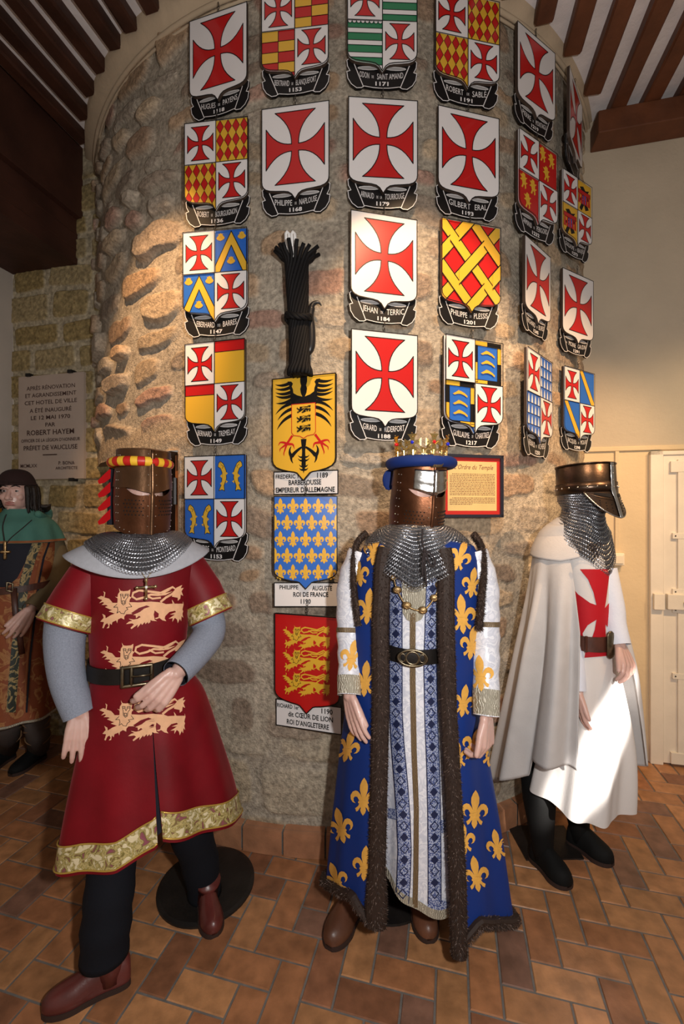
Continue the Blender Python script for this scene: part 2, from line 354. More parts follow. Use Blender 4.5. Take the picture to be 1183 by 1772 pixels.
# ---- ceiling, floor, beams
b = MB(); b.grid([[ST(s, t, 4.172) for s in (S_LEFT, S_RIGHT)] for t in (-3.2, 4.5)], 'plaster_white'); b.build('ceiling', kind='structure')
b = MB(); stbox(b, 0.95, S_RIGHT, T_RIGHT - 0.16, T_RIGHT, 3.965, 4.105, 'wood_warm_lit'); o = b.build('ceiling_beam', bevel=0.006)
tag(o, 'warm-lit brown timber wall beam carrying the joist ends above the tan wall at right', 'beam')
def joist(s, w, side):
    dc = 2.04 ** 2 - (s + w / 2 - S_COL) ** 2
    te = 3.878 - math.sqrt(dc) if dc > 0 else 9
    te = min(te, T_LEFT if s < S_COL else T_RIGHT)
    b = MB(); rows = []; rg = random.Random(int(s * 977)); n = 14
    for i in range(n + 1):
        t = lerp(-1.6, te, i / n); e = lambda: rg.uniform(-0.004, 0.004)
        rows.append([ST(s + e(), t, 4.225), ST(s + e(), t, 4.118 + e()), ST(s + 0.008 + e(), t, 4.106 + e()), ST(s + w - 0.008 + e(), t, 4.106 + e()), ST(s + w + e(), t, 4.118 + e()), ST(s + w + e(), t, 4.225)])
    b.grid(rows, 'wood_dark' if side == 'left' else 'wood_warm_lit', closed=True, cap=True)  # right joists carry the reddish lamplight in their base colour
    o = b.build('ceiling_joist')
    tag(o, 'dark brown joist under white plaster ceiling left of the round stone pillar' if side == 'left' else 'warm-lit brown joist under white plaster ceiling right of the round stone pillar', 'joist', 'ceiling joists at the ' + side)
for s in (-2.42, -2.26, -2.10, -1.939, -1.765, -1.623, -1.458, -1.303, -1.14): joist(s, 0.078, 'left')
for s in (0.10, 0.28, 0.465, 0.65, 0.835, 1.02, 1.205, 1.39, 1.575, 1.76): joist(s, 0.094, 'right')
b = MB(); stbox(b, S_LEFT, -2.52, -1.6, T_LEFT, 3.355, 3.67, 'wood_panel'); stbox(b, S_LEFT, -2.475, -1.6, T_LEFT, 3.67, 4.21, 'wood_panel')
for z in (3.45, 3.56): stbox(b, -2.53, -2.517, -1.6, T_LEFT, z, z + 0.006, 'wood_dark')
tag(b.build('boxed_beam', bevel=0.004), 'dark boarded timber casing hanging under ceiling at upper left', 'boxed beam')

# ---- herringbone floor of terracotta tiles, each tile a slab over the grout bed
def floor():
    b = MB(); b.grid([[ST(s, t, -0.004) for s in (S_LEFT, S_RIGHT)] for t in (-1.2, 3.2)], 'grout'); g = b
    a = R_(14.2); e1 = Vector((math.cos(a), -math.sin(a), 0)); e2 = Vector((math.sin(a), math.cos(a), 0)); s = 0.1075
    O = Vector((0.7227, 1.757, 0)); rg = random.Random(3); vs = []; fs = []; cols = []
    pal = [(0.36, 0.165, 0.070), (0.30, 0.125, 0.055), (0.40, 0.19, 0.080), (0.25, 0.105, 0.052), (0.34, 0.145, 0.062), (0.20, 0.10, 0.065), (0.43, 0.20, 0.085)]
    def inside(p):
        t = p.dot(Vd); q = p.dot(Ud)
        if (p - Vector((0, CD, 0))).length < CR - 0.2: return False
        return S_LEFT - .3 < q < S_RIGHT + .3 and -0.9 < t < (T_RIGHT + .12 if q > -0.9 else T_LEFT + .12)
    for i in range(-42, 34):
        for j in range(-34, 24):
            k = (i - j) % 4
            if k == 0: c0 = (i, j); sz = (2, 1)
            elif k == 2: c0 = (i, j - 1); sz = (1, 2)
            else: continue
            # origin: a vertical tile whose top-left corner sits at O  (cell (0,-2): k=2)
            p = O + e1 * ((c0[0]) * s) + e2 * ((c0[1] + 1) * s)
            if not inside(p + e1 * s * sz[0] / 2 + e2 * s * sz[1] / 2): continue
            gp = 0.0035; z = rg.uniform(-0.0006, 0.0006); h = 0.0025
            q = [(gp, gp), (sz[0] * s - gp, gp), (sz[0] * s - gp, sz[1] * s - gp), (gp, sz[1] * s - gp)]
            n0 = len(vs)
            for (x, y) in q: vs.append(p + e1 * x + e2 * y + Vector((0, 0, -0.004)))
            cx, cy = sz[0] * s / 2, sz[1] * s / 2
            for (x, y) in q: vs.append(p + e1 * (x + (h if x < cx else -h)) + e2 * (y + (h if y < cy else -h)) + Vector((0, 0, z)))
            c = rg.choice(pal); m_ = rg.uniform(0.85, 1.12)
            for f in ((0, 1, 5, 4), (1, 2, 6, 5), (2, 3, 7, 6), (3, 0, 4, 7), (4, 5, 6, 7)): fs.append(tuple(n0 + t for t in f))
            for t in range(8): cols.append((c[0] * m_, c[1] * m_, c[2] * m_, 1))
    n0 = len(g.v); g.v.extend([tuple(v) for v in vs]); k = g.mi('terracotta')
    for f in fs: g.f.append(tuple(n0 + t for t in f)); g.m.append(k)
    o = g.build('floor', kind='structure'); at = o.data.color_attributes.new('Col', 'FLOAT_COLOR', 'POINT')
    at.data.foreach_set('color', np.array([(0.15, 0.13, 0.12, 1)] * n0 + cols, np.float32).ravel())
floor()
for gl in (door1,): pass

# ---- white painted door in the right wall
d2 = MB(); stbox(d2, 1.365, 2.2, T_RIGHT - 0.02, T_RIGHT + 0.02, 0.012, 1.96, 'white_paint')
for z0, z1 in ((0.10, 0.55), (0.62, 0.98), (1.12, 1.88)): stbox(d2, 1.62, 2.1, T_RIGHT - 0.026, T_RIGHT - 0.02, z0, z1, 'white_paint')
door2 = d2.build('door_2', kind='structure', bevel=0.003)
b = MB(); stbox(b, 1.29, 1.362, T_RIGHT - 0.03, T_RIGHT + 0.02, 0, 1.985, 'white_paint'); stbox(b, 1.29, 2.27, T_RIGHT - 0.03, T_RIGHT + 0.02, 1.96, 1.985, 'white_paint'); b.build('door_frame', door2, bevel=0.004)
b = MB(); stbox(b, 1.44, 1.475, T_RIGHT - 0.034, T_RIGHT - 0.02, 0.06, 1.93, 'white_paint')
for z in (1.45, 1.10, 0.985, 0.57): stbox(b, 1.41, 1.505, T_RIGHT - 0.036, T_RIGHT - 0.02, z - 0.018, z + 0.018, 'white_paint')
for z in (1.45, 1.10, 0.985, 0.57):
    for s in (1.425, 1.49): b.ball(ST(s, T_RIGHT - 0.037, z), 0.005, 'iron_dark', 8)
stbox(b, 1.40, 1.50, T_RIGHT - 0.04, T_RIGHT - 0.02, 0.02, 0.09, 'white_paint'); stbox(b, 1.40, 1.50, T_RIGHT - 0.036, T_RIGHT - 0.02, 1.85, 1.92, 'white_paint')
b.build('door_bolt', door2, bevel=0.002)
b = MB(); stbox(b, 1.30, 1.36, T_RIGHT - 0.055, T_RIGHT - 0.03, 0.985, 1.085, 'white_paint'); stbox(b, 1.375, 1.60, T_RIGHT - 0.055, T_RIGHT - 0.02, 0.99, 1.085, 'white_paint'); b.build('door_lock', door2, bevel=0.003)
mat('brass', (0.50, 0.33, 0.12), 0.3, metal=1.0, var=0.1)
b = MB(); b.ball(ST(1.475, T_RIGHT - 0.058, 1.035), 0.016, 'brass', 12); b.build('door_knob', door2, smooth=True)
b = MB(); b.tube([ST(1.565, T_RIGHT - 0.055, 1.04), ST(1.58, T_RIGHT - 0.085, 1.04), ST(1.61, T_RIGHT - 0.09, 1.035), ST(1.68, T_RIGHT - 0.09, 1.015)], 0.010, 'iron_dark', n=8); b.ball(ST(1.565, T_RIGHT - 0.055, 1.04), 0.016, 'iron_dark', 10); b.build('door_handle', door2, smooth=True)

# ---- light switch and its wall conduit
sw = thing('light_switch', ST(1.105, T_RIGHT, 1.33), 'small cream wall switch with a thin conduit running up, left of the white door', 'light switch')
b = MB(); stbox(b, 1.075, 1.14, T_RIGHT - 0.042, T_RIGHT, 1.255, 1.335, 'cream_plastic'); b.build('switch_box', sw, bevel=0.006)
b = MB(); stbox(b, 1.085, 1.13, T_RIGHT - 0.048, T_RIGHT - 0.042, 1.268, 1.322, 'cream_plastic'); b.build('rocker', sw, bevel=0.004)
b = MB(); stbox(b, 1.095, 1.118, T_RIGHT - 0.012, T_RIGHT, 1.335, 1.995, 'plaster_cream'); b.build('conduit', sw, bevel=0.002)
# ================================================================ painted shields
mat('paint_white', (0.76, 0.74, 0.74), 0.30, coat=0.2); mat('paint_red', (0.50, 0.010, 0.010), 0.30, coat=0.2); mat('paint_black', (0.006, 0.0055, 0.006), 0.42, spec=0.3)
mat('paint_gold', (0.72, 0.42, 0.035), 0.30, coat=0.2); mat('paint_blue', (0.018, 0.125, 0.53), 0.30, coat=0.2); mat('paint_green', (0.008, 0.19, 0.075), 0.3, coat=0.2)
mat('paint_ochre', (0.62, 0.34, 0.03), 0.3); mat('paint_grey', (0.36, 0.35, 0.35), 0.4); mat('board_edge', (0.05, 0.03, 0.02), 0.6); mat('chain_metal', (0.10, 0.09, 0.08), 0.4, metal=0.8)

def clip(subject, clipper):
    """Sutherland-Hodgman: subject polygon (may be concave) by a convex counter-clockwise clipper"""
    out = list(subject); n = len(clipper)
    ar = sum(clipper[i][0] * clipper[(i + 1) % n][1] - clipper[(i + 1) % n][0] * clipper[i][1] for i in range(n))
    if ar < 0: clipper = clipper[::-1]
    for i in range(n):
        a, b = clipper[i], clipper[(i + 1) % n]; inp = out; out = []
        if not inp: return []
        sd = lambda p: (b[0] - a[0]) * (p[1] - a[1]) - (b[1] - a[1]) * (p[0] - a[0])
        for k in range(len(inp)):
            p, q = inp[k - 1], inp[k]; sp, sq = sd(p), sd(q)
            if (sp >= 0) != (sq >= 0):
                t = sp / (sp - sq); out.append((p[0] + (q[0] - p[0]) * t, p[1] + (q[1] - p[1]) * t))
            if sq >= 0: out.append(q)
    return out
def rect(x0, x1, y0, y1): return [(x0, y0), (x1, y0), (x1, y1), (x0, y1)]
def stroke(pts, w, closed=False):
    out = []; n = len(pts)
    for i in range(n if closed else n - 1):
        a = Vector(pts[i]).to_2d(); b = Vector(pts[(i + 1) % n]).to_2d(); d = b - a
        if d.length < 1e-6: continue
        d.normalize(); p = Vector((-d.y, d.x)) * (w / 2); e = d * (w * 0.35)
        out.append([tuple(a - e + p), tuple(a - e - p), tuple(b + e - p), tuple(b + e + p)])
    return out
def taper(p0, p1, w0, w1, bend=0.0, n=8, wmid=None):
    a = Vector(p0).to_2d(); b = Vector(p1).to_2d(); d = b - a; nrm = Vector((-d.y, d.x)); L = []; R = []
    for i in range(n + 1):
        t = i / n; c = a + d * t + nrm * (bend * 4 * t * (1 - t)); dd = (d + nrm * (bend * 4 * (1 - 2 * t))).normalized(); q = Vector((-dd.y, dd.x))
        w = lerp(w0, w1, t) / 2 + ((wmid or 0) * 2 * t * (1 - t))
        L.append(tuple(c + q * w)); R.append(tuple(c - q * w))
    return L + R[::-1]
def mapped(poly, cx, cy, sx, sy, rot=0.0):
    c, s = math.cos(rot), math.sin(rot); return [(cx + (x * c - y * s) * sx, cy + (x * s + y * c) * sy) for x, y in poly]

BOARD = [(-.5, 0), (.5, 0), (.5, -1.07), (.495, -1.12), (.475, -1.16), (.44, -1.19), (.38, -1.212), (.28, -1.225), (.17, -1.235), (.10, -1.25), (.05, -1.285), (0, -1.36)]
BOARD = BOARD + [(-x, y) for x, y in BOARD[2:-1][::-1]]
BANNER_R = [(0, -1.10), (.46, -1.10), (.515, -1.16), (.505, -1.24), (.47, -1.31), (.515, -1.325), (.50, -1.42), (.45, -1.50), (.37, -1.555), (.30, -1.55), (.26, -1.525), (.12, -1.545), (0, -1.55)]
BANNER = BANNER_R + [(-x, y) for x, y in BANNER_R[1:-1][::-1]]
def arcs(a, b, depth, n=7):     # quadratic arc between a and b bulging towards the axis
    out = []
    for i in range(n + 1):
        t = i / n; out.append((a[0] + (b[0] - a[0]) * t, a[1] + (b[1] - a[1]) * t + 0))
    return out
def cross_poly(cx, cy, hw, hh, ex, ey, notch):
    """cross with splayed arms and hollow curved sides; hw, hh = half width, half height; ex, ey = half length of the arm ends"""
    q = []
    n = 7
    top = [(notch + (ex - notch) * (i / n) ** 2.0 * (0.55 + 0.45 * i / n), notch + (hh - notch) * (i / n)) for i in range(n + 1)]
    side = [(notch + (hw - notch) * (i / n), notch + (ey - notch) * (i / n) ** 2.0 * (0.55 + 0.45 * i / n)) for i in range(n + 1)]
    quad = side[::-1] + top[1:]                     # right arm end -> notch -> top arm end
    pts = quad + [(-x, y) for x, y in quad[::-1]] + [(-x, -y) for x, y in quad] + [(x, -y) for x, y in quad[::-1]]
    return [(cx + x, cy + y) for x, y in pts]
SHELL = [(0, .5), (.16, .38), (.3, .42), (.22, .28), (.5, -.1), (.42, -.28), (.3, -.3), (.22, -.42), (.08, -.42), (0, -.5), (-.08, -.42), (-.22, -.42), (-.3, -.3), (-.42, -.28), (-.5, -.1), (-.22, .28), (-.3, .42), (-.16, .38)]
FLEUR_R = [(0, .5), (.07, .41), (.115, .30), (.115, .17), (.075, .04), (.055, -.02), (.10, .06), (.17, .135), (.25, .155), (.33, .12), (.385, .03), (.38, -.07), (.32, -.15), (.23, -.18), (.285, -.12), (.295, -.045), (.255, .0), (.19, -.01), (.145, -.07), (.13, -.12), (.155, -.125), (.155, -.175), (.12, -.18), (.15, -.25), (.235, -.31), (.20, -.40), (.145, -.37), (.10, -.30), (.065, -.27), (.085, -.36), (.055, -.43), (0, -.5)]
FLEUR = FLEUR_R + [(-x, y) for x, y in FLEUR_R[1:-1][::-1]]
# lion passant, traced with x right and y down in a box 1183 wide; normalised below
LION = [
 [(320, 120), (340, 155), (375, 160), (430, 155), (458, 135), (455, 180), (445, 220), (470, 235), (450, 260), (445, 300), (478, 345), (450, 360), (465, 405), (435, 400), (415, 395), (385, 430), (350, 410), (300, 425), (310, 385), (262, 355), (300, 330), (305, 280), (305, 245), (275, 225), (305, 232), (310, 195), (330, 165)],
 [(330, 300), (250, 300), (205, 250), (150, 235), (160, 175), (135, 158), (145, 185), (140, 225), (110, 215), (65, 240), (95, 255), (125, 265), (85, 305), (130, 290), (145, 300), (115, 325), (170, 325), (190, 335), (155, 350), (210, 375), (240, 385), (200, 403), (265, 425), (330, 430), (340, 350)],
 [(400, 400), (300, 415), (220, 450), (165, 485), (160, 450), (125, 430), (140, 480), (100, 525), (145, 530), (125, 600), (140, 605), (160, 560), (185, 545), (200, 575), (175, 605), (205, 600), (215, 545), (235, 565), (245, 530), (290, 510), (300, 545), (310, 500), (345, 480), (385, 500), (385, 465), (410, 435), (485, 435), (440, 405)],
 [(420, 290), (560, 295), (700, 285), (830, 295), (880, 315), (960, 310), (950, 260), (985, 310), (1080, 310), (1080, 280), (1090, 320), (1075, 380), (1085, 400), (1075, 430), (1085, 480), (1065, 460), (1060, 520), (1045, 490), (1020, 545), (1010, 500), (985, 480), (955, 530), (960, 485), (910, 490), (950, 465), (985, 440), (925, 440), (960, 425), (1000, 410), (985, 395), (920, 410), (870, 460), (865, 490), (885, 520), (840, 510), (800, 480), (770, 495), (745, 485), (790, 470), (795, 430), (745, 390), (735, 440), (745, 500), (775, 520), (720, 515), (695, 505), (695, 530), (670, 550), (665, 530), (635, 555), (630, 530), (595, 565), (585, 545), (540, 600), (545, 560), (470, 615), (460, 600), (500, 560), (480, 545), (405, 555), (440, 525), (480, 515), (435, 490), (500, 500), (545, 490), (580, 470), (560, 455), (525, 485), (520, 450), (490, 445), (570, 410), (620, 370), (690, 345), (650, 330), (560, 360), (470, 420), (400, 410)],
 [(1000, 120), (1050, 95), (1075, 85), (1055, 125), (1090, 120), (1065, 160), (1085, 215), (1055, 200), (1050, 250), (1020, 275), (1020, 240), (950, 225), (960, 190), (1000, 160)]]
LION_TAIL = [([(815, 290), (880, 235), (960, 190), (1000, 140), (960, 110), (900, 140), (820, 180), (700, 165), (560, 150), (490, 180), (480, 225), (530, 258), (620, 235), (700, 200), (780, 205), (870, 195), (955, 150)], 26), ([(640, 210), (720, 250), (820, 238)], 22)]
LION_FACE = [[(340, 195), (348, 235), (352, 300), (375, 325), (398, 310), (407, 260), (430, 230), (435, 195), (398, 195), (395, 225), (384, 245), (372, 228), (372, 195), (340, 195)], [(362, 275), (392, 275), (388, 305), (368, 305), (362, 275)], [(345, 212), (368, 212)], [(402, 212), (428, 212)],
 [(300, 315), (262, 352), (305, 350), (312, 385), (300, 422), (330, 400), (350, 425), (385, 430), (400, 395), (430, 375), (410, 355), (475, 345), (445, 305)]]

def shield_frame(xl, xr, yl, yr, w_over=None, gap=0.035, rim=True):
    """real position of a shield hanging on the pillar, from the sight lines to its two upper corners"""
    a, b_ = (xl - 591.5) / FPX, (xr - 591.5) / FPX; k = (886 - yl) / (886 - yr)
    def surf(u, rad):
        A = 1 + u * u; B = -2 * CD; C = CD * CD - rad * rad; D = B * B - 4 * A * C
        return (-B - math.sqrt(D)) / (2 * A) if D > 0 else CD / A
    um = (a + b_) / 2; zm = surf(um, CR + gap) - 0.0
    zl = 2 * zm / (1 + k) ; zr = k * zl
    # keep both edges off the stones
    L = Vector((a * zl, zl, 0)); R = Vector((b_ * zr, zr, 0))
    ztop = EYE + ((886 - yl) * zl + (886 - yr) * zr) / 2 / FPX
    return L, R, ztop

class Board:
    """flat painted board: polygons in board units (width 1, x right, y up from the top edge)"""
    def __init__(s, L, R, ztop): s.L, s.R, s.z = L, R, ztop; s.w = (R - L).length; s.r = (R - L).normalized(); s.n = Vector((s.r.y, -s.r.x, 0)); s.c = (L + R) / 2; s.mb = MB(); s.k = 0
    def p(s, x, y, off=0.0): return s.c + s.r * (x * s.w) + Vector((0, 0, s.z + y * s.w)) + s.n * off
    def slab(s, outline, m, front, back, edge='board_edge'):
        n = len(outline); vs = [s.p(x, y, front) for x, y in outline] + [s.p(x, y, back) for x, y in outline]
        s.mb.add(vs, [tuple(range(n))], m); s.mb.add(vs, [tuple(range(2 * n - 1, n - 1, -1))] + [(i, (i + 1) % n + 0, n + (i + 1) % n, n + i) for i in range(n)], edge)
        s.top = front
    def lay(s, polys, m, lift=0.0004):
        s.top += lift
        for k, q in enumerate(polys):
            if len(q) < 3: continue
            s.mb.add([s.p(x, y, s.top + (k % 5) * 0.00002) for x, y in q], [tuple(range(len(q)))], m)
    def lay_tri(s, verts, faces, m):
        s.top += 0.0004; s.mb.add([s.p(x, y, s.top) for x, y in verts], faces, m)

_TX = {}
def text_mesh(txt, bold=0.0, shear=0.0):
    key = (txt, bold, shear)
    if key in _TX: return _TX[key]
    cu = bpy.data.curves.new('t', 'FONT'); cu.body = txt; cu.size = 1.0; cu.align_x = 'CENTER'; cu.offset = bold; cu.shear = shear; cu.resolution_u = 2
    o = bpy.data.objects.new('t', cu); COL.objects.link(o); bpy.context.view_layer.update()
    me = bpy.data.meshes.new_from_object(o.evaluated_get(bpy.context.evaluated_depsgraph_get()))
    v = [(p.co.x, p.co.y) for p in me.vertices]; f = [tuple(p.vertices) for p in me.polygons]
    bpy.data.objects.remove(o); bpy.data.curves.remove(cu); bpy.data.meshes.remove(me)
    if v:
        xs = [p[0] for p in v]; mx = (min(xs) + max(xs)) / 2; wd = max(xs) - min(xs) or 1
        v = [((x - mx) / wd, y / 0.73) for x, y in v]           # unit width centred, capital height 1
    _TX[key] = (v, f, wd if v else 0); return _TX[key]
def put_text(bd, txt, cx, cy, w, h, m, bend=0.0, bold=0.0, shear=0.0, slope=0.0):
    v, f, _ = text_mesh(txt, bold, shear)
    bd.lay_tri([(cx + x * w, cy + y * h + bend * (cx + x * w) ** 2 + slope * (x * w)) for x, y in v], f, m)

def quarter(i):  # outline of quarter i: 0 top left, 1 top right, 2 bottom left, 3 bottom right
    return clip(BOARD, rect(*[(-.5, 0, -.635, 0), (0, .5, -.635, 0), (-.5, 0, -1.4, -.635), (0, .5, -1.4, -.635)][i]))
QC = [(-.25, -.32), (.25, -.32), (-.25, -.93), (.25, -.93)]
def small_cross(bd, i):
    c = QC[i]; cp = cross_poly(c[0], c[1], .205, .255, .145, .135, .030); bd.lay([cp], 'paint_red'); bd.lay(stroke(cp, .012, True), 'paint_black')
def fill(bd, i, m): bd.lay([quarter(i)], m)
def pat(bd, i, polys, m): bd.lay([clip(quarter(i), q) for q in polys], m)
def outl(bd, i, polys, w=.010): 
    segs = [s_ for q in polys for s_ in stroke(q, w, True)]; bd.lay([clip(quarter(i), s_) for s_ in segs], 'paint_black')

def art(bd, kind):
    if kind == 'cross':
        cp = cross_poly(0, -.61, .435, .525, .30, .30, .052); bd.lay([cp], 'paint_red'); bd.lay(stroke(cp, .014, True), 'paint_black')
    elif kind == 'fret':
        bd.lay([BOARD], 'paint_red')
        FO = (.06, -.60, -1.26)
        def bars(sg, offs, lo=None):
            for o in offs:
                q = [(-.9, sg * -.9 * 1.15 + o - .12), (.9, sg * .9 * 1.15 + o - .12), (.9, sg * .9 * 1.15 + o + .12), (-.9, sg * -.9 * 1.15 + o + .12)]
                bd.lay([clip(BOARD, q)], 'paint_gold'); bd.lay([clip(BOARD, z) for z in stroke(q, .016, True)], 'paint_black')
        bars(1, FO); bars(-1, FO)
        # the rising bars pass over the falling ones at every second crossing
        for i, o1 in enumerate(FO):
            for j, o2 in enumerate(FO):
                if (i + j) % 2: continue
                x = (o2 - o1) / 2.3; y = (o1 + o2) / 2; u = .21
                q = [(x - u, y - u * 1.15 - .12), (x + u, y + u * 1.15 - .12), (x + u, y + u * 1.15 + .12), (x - u, y - u * 1.15 + .12)]
                bd.lay([clip(BOARD, q)], 'paint_gold'); bd.lay([clip(BOARD, z) for e in ((q[0], q[1]), (q[3], q[2])) for z in stroke(list(e), .016)], 'paint_black')
    else:
        for i in (1, 2):
            x0, y0 = (0, 0) if i == 1 else (-.5, -.635)
            if kind == 'lozenges':
                fill(bd, i, 'paint_gold'); L = []
                for r in range(5):
                    for c in range(4):
                        cx, cy = x0 + .0625 + c * .125, y0 - .10 - r * .205
                        L.append([(cx, cy + .10), (cx + .056, cy), (cx, cy - .10), (cx - .056, cy)])
                pat(bd, i, L, 'paint_red'); outl(bd, i, L, .007)
            elif kind == 'bricks':
                fill(bd, i, 'paint_red'); L = [rect(x0 + (.25 if (r % 2 == 0) == (i == 1) else 0), x0 + (.5 if (r % 2 == 0) == (i == 1) else .25), y0 - (r + 1) * .158, y0 - r * .158) for r in range(5)]
                pat(bd, i, L, 'paint_gold'); outl(bd, i, [rect(x0 + a, x0 + a + .25, y0 - (r + 1) * .158, y0 - r * .158) for r in range(5) for a in (0, .25)])
            elif kind == 'stripes':
                fill(bd, i, 'paint_green'); L = [rect(x0, x0 + .5, y0 - .175 - r * .175, y0 - .085 - .02 - r * .175) for r in range(4)]
                pat(bd, i, L, 'paint_white'); outl(bd, i, L)
                sc = [mapped([(math.cos(a), math.sin(a)) for a in np.linspace(math.pi, 2 * math.pi, 7)], x0 + .035 + k * .062, y0 - .002, .031, .04) for k in range(8)]
                pat(bd, i, sc, 'paint_white'); outl(bd, i, sc, .008)
            elif kind == 'chevron':
                fill(bd, i, 'paint_blue'); cx = x0 + .25
                L = [[(cx, y0 - .02), (cx, y0 - .23), (cx - .33, y0 - .86 - .10), (cx - .42, y0 - .86)], [(cx, y0 - .02), (cx + .42, y0 - .86), (cx + .33, y0 - .96), (cx, y0 - .23)]]
                pat(bd, i, L, 'paint_gold'); bd.lay([clip(quarter(i), z) for a in ([(cx - .42, y0 - .86), (cx, y0 - .02), (cx + .42, y0 - .86)], [(cx - .33, y0 - .96), (cx, y0 - .23), (cx + .33, y0 - .96)]) for z in stroke(a, .012)], 'paint_black')
                for (sx, sy) in ((x0 + .085, y0 - .10), (x0 + .415, y0 - .10), (cx, y0 - .46)):
                    bd.lay([mapped(SHELL, sx, sy, .125, .115)], 'paint_gold'); bd.lay([z for a in (-.8, -.4, 0, .4, .8) for z in stroke([(sx, sy + .03), (sx + a * .055, sy - .042)], .006)] + stroke(mapped(SHELL, sx, sy, .125, .115), .005, True), 'paint_ochre')
            elif kind == 'gold':
                fill(bd, i, 'paint_gold'); q = rect(x0, x0 + .5, y0 - .16, y0); pat(bd, i, [q], 'paint_red'); outl(bd, i, [q])
            elif kind == 'fish':
                fill(bd, i, 'paint_blue')
                for sg in (-1, 1):
                    cx = x0 + .25 + sg * .10
                    f = [(cx + sg * .09, y0 - .11), (cx + sg * .06, y0 - .08), (cx + sg * .01, y0 - .12), (cx - sg * .035, y0 - .22), (cx - sg * .04, y0 - .34), (cx + 0, y0 - .44), (cx - sg * .01, y0 - .52), (cx + sg * .03, y0 - .50), (cx + sg * .085, y0 - .515), (cx + sg * .05, y0 - .44), (cx + sg * .035, y0 - .36), (cx + sg * .03, y0 - .25), (cx + sg * .055, y0 - .19), (cx + sg * .10, y0 - .16)]
                    if sg > 0: f = f[::-1]
                    bd.lay([f], 'paint_gold'); bd.lay(stroke(f, .008, True) + stroke([(cx + sg * .03, y0 - .19), (cx + sg * .01, y0 - .16), (cx + sg * .05, y0 - .13)], .006), 'paint_black')
                    bd.lay([mapped([(0, 0), (-sg * .035, -.02), (0, -.05)][::(1 if sg < 0 else -1)], cx - sg * .03, y0 - yy, 1, 1) for yy in (.24, .36)] + [mapped([(0, 0), (sg * .035, -.03), (0, -.06)][::(-1 if sg < 0 else 1)], cx + sg * .03, y0 - yy, 1, 1) for yy in (.27, .38)], 'paint_gold')
                    bd.lay([mapped([(math.cos(a), math.sin(a)) for a in np.linspace(0, 6.28, 7)[:-1]], cx + sg * .055, y0 - .105, .006, .006)], 'paint_black')
            elif kind == 'barbels':
                fill(bd, i, 'paint_blue'); B = .07; hgt = .635
                o = rect(x0, x0 + .5, y0 - hgt, y0)
                segs = [(rect(x0, x0 + .25, y0 - B, y0), 'g'), (rect(x0 + .25, x0 + .5, y0 - B, y0), 'k'), (rect(x0 + .5 - B, x0 + .5, y0 - .31, y0 - B), 'g'), (rect(x0 + .5 - B, x0 + .5, y0 - .60, y0 - .31), 'k'),
                        (rect(x0, x0 + B, y0 - .31, y0 - B), 'k'), (rect(x0, x0 + B, y0 - .60, y0 - .31), 'g'), (rect(x0, x0 + .25, y0 - hgt, y0 - hgt + B), 'k' if i == 2 else 'g'), (rect(x0 + .25, x0 + .5, y0 - hgt, y0 - hgt + B), 'g' if i == 2 else 'k')]
                for q, cc in segs: pat(bd, i, [q], 'paint_gold' if cc == 'g' else 'paint_black')
                outl(bd, i, [q for q, _ in segs] + [rect(x0 + B, x0 + .5 - B, y0 - hgt + B, y0 - B)], .008)
                for r in range(3):
                    cx, cy = x0 + .25, y0 - .17 - r * .14
                    f = [(-.13, -.015), (-.07, .015), (-.03, .04), (.02, .03), (.08, .005), (.13, -.03), (.125, -.05), (.07, -.02), (.0, -.005), (-.05, -.01), (-.10, -.025)]
                    bd.lay([mapped(f, cx, cy, .95, 1)], 'paint_gold'); bd.lay(stroke(mapped(f, cx, cy, .95, 1), .005, True), 'paint_ochre')
            elif kind == 'rampant':
                fill(bd, i, 'paint_red')
                for (sx, sy) in ((.13, .13), (.36, .15), (.22, .42)):
                    cx, cy = x0 + sx, y0 - sy
                    f = [(-.02, .10), (.03, .085), (.035, .045), (.09, .05), (.05, .02), (.045, -.02), (.095, -.02), (.05, -.05), (.06, -.10), (.02, -.12), (.025, -.075), (0, -.06), (-.03, -.115), (-.065, -.11), (-.035, -.06), (-.045, -.02), (-.10, -.01), (-.05, .02), (-.10, .06), (-.055, .06)]
                    bd.lay([mapped(f, cx, cy, 1, 1.15)], 'paint_gold'); bd.lay(stroke([(cx - .02, cy + .04), (cx + .02, cy + .01), (cx, cy - .04)], .006), 'paint_ochre')
            elif kind == 'vair':
                fill(bd, i, 'paint_blue'); L = []
                for r in range(5):
                    for c in range(4):
                        cx, cy = x0 + .0625 + c * .125, y0 - r * .158
                        L.append([(cx - .012, cy - .02), (cx + .012, cy - .02), (cx + .02, cy - .07), (cx + .045, cy - .145), (cx - .045, cy - .145), (cx - .02, cy - .07)])
                pat(bd, i, L, 'paint_white'); bd.lay([clip(quarter(i), rect(x0, x0 + .5, y0 - r * .158 - .156, y0 - r * .158 - .148)) for r in range(5)], 'paint_black')
            elif kind == 'bend':
                fill(bd, i, 'paint_blue'); q = [(x0 - .02, y0 + .03), (x0 + .10, y0 + .03), (x0 + .56, y0 - .66), (x0 + .44, y0 - .70)]
                pat(bd, i, [q], 'paint_gold'); outl(bd, i, [q])
            elif kind == 'label':
                fill(bd, i, 'paint_gold'); 
                f = [(-.10, .16), (-.02, .19), (.03, .14), (.12, .17), (.06, .09), (.12, .02), (.05, -.02), (.11, -.12), (.03, -.16), (0, -.08), (-.06, -.19), (-.11, -.16), (-.05, -.05), (-.12, -.03), (-.05, .03), (-.13, .09), (-.04, .09)]
                bd.lay([mapped(f, x0 + .25, y0 - .33, 1.5, 1.35)], 'paint_black'); bd.lay([mapped(f, x0 + .255, y0 - .33, .7, .6)], 'paint_blue')
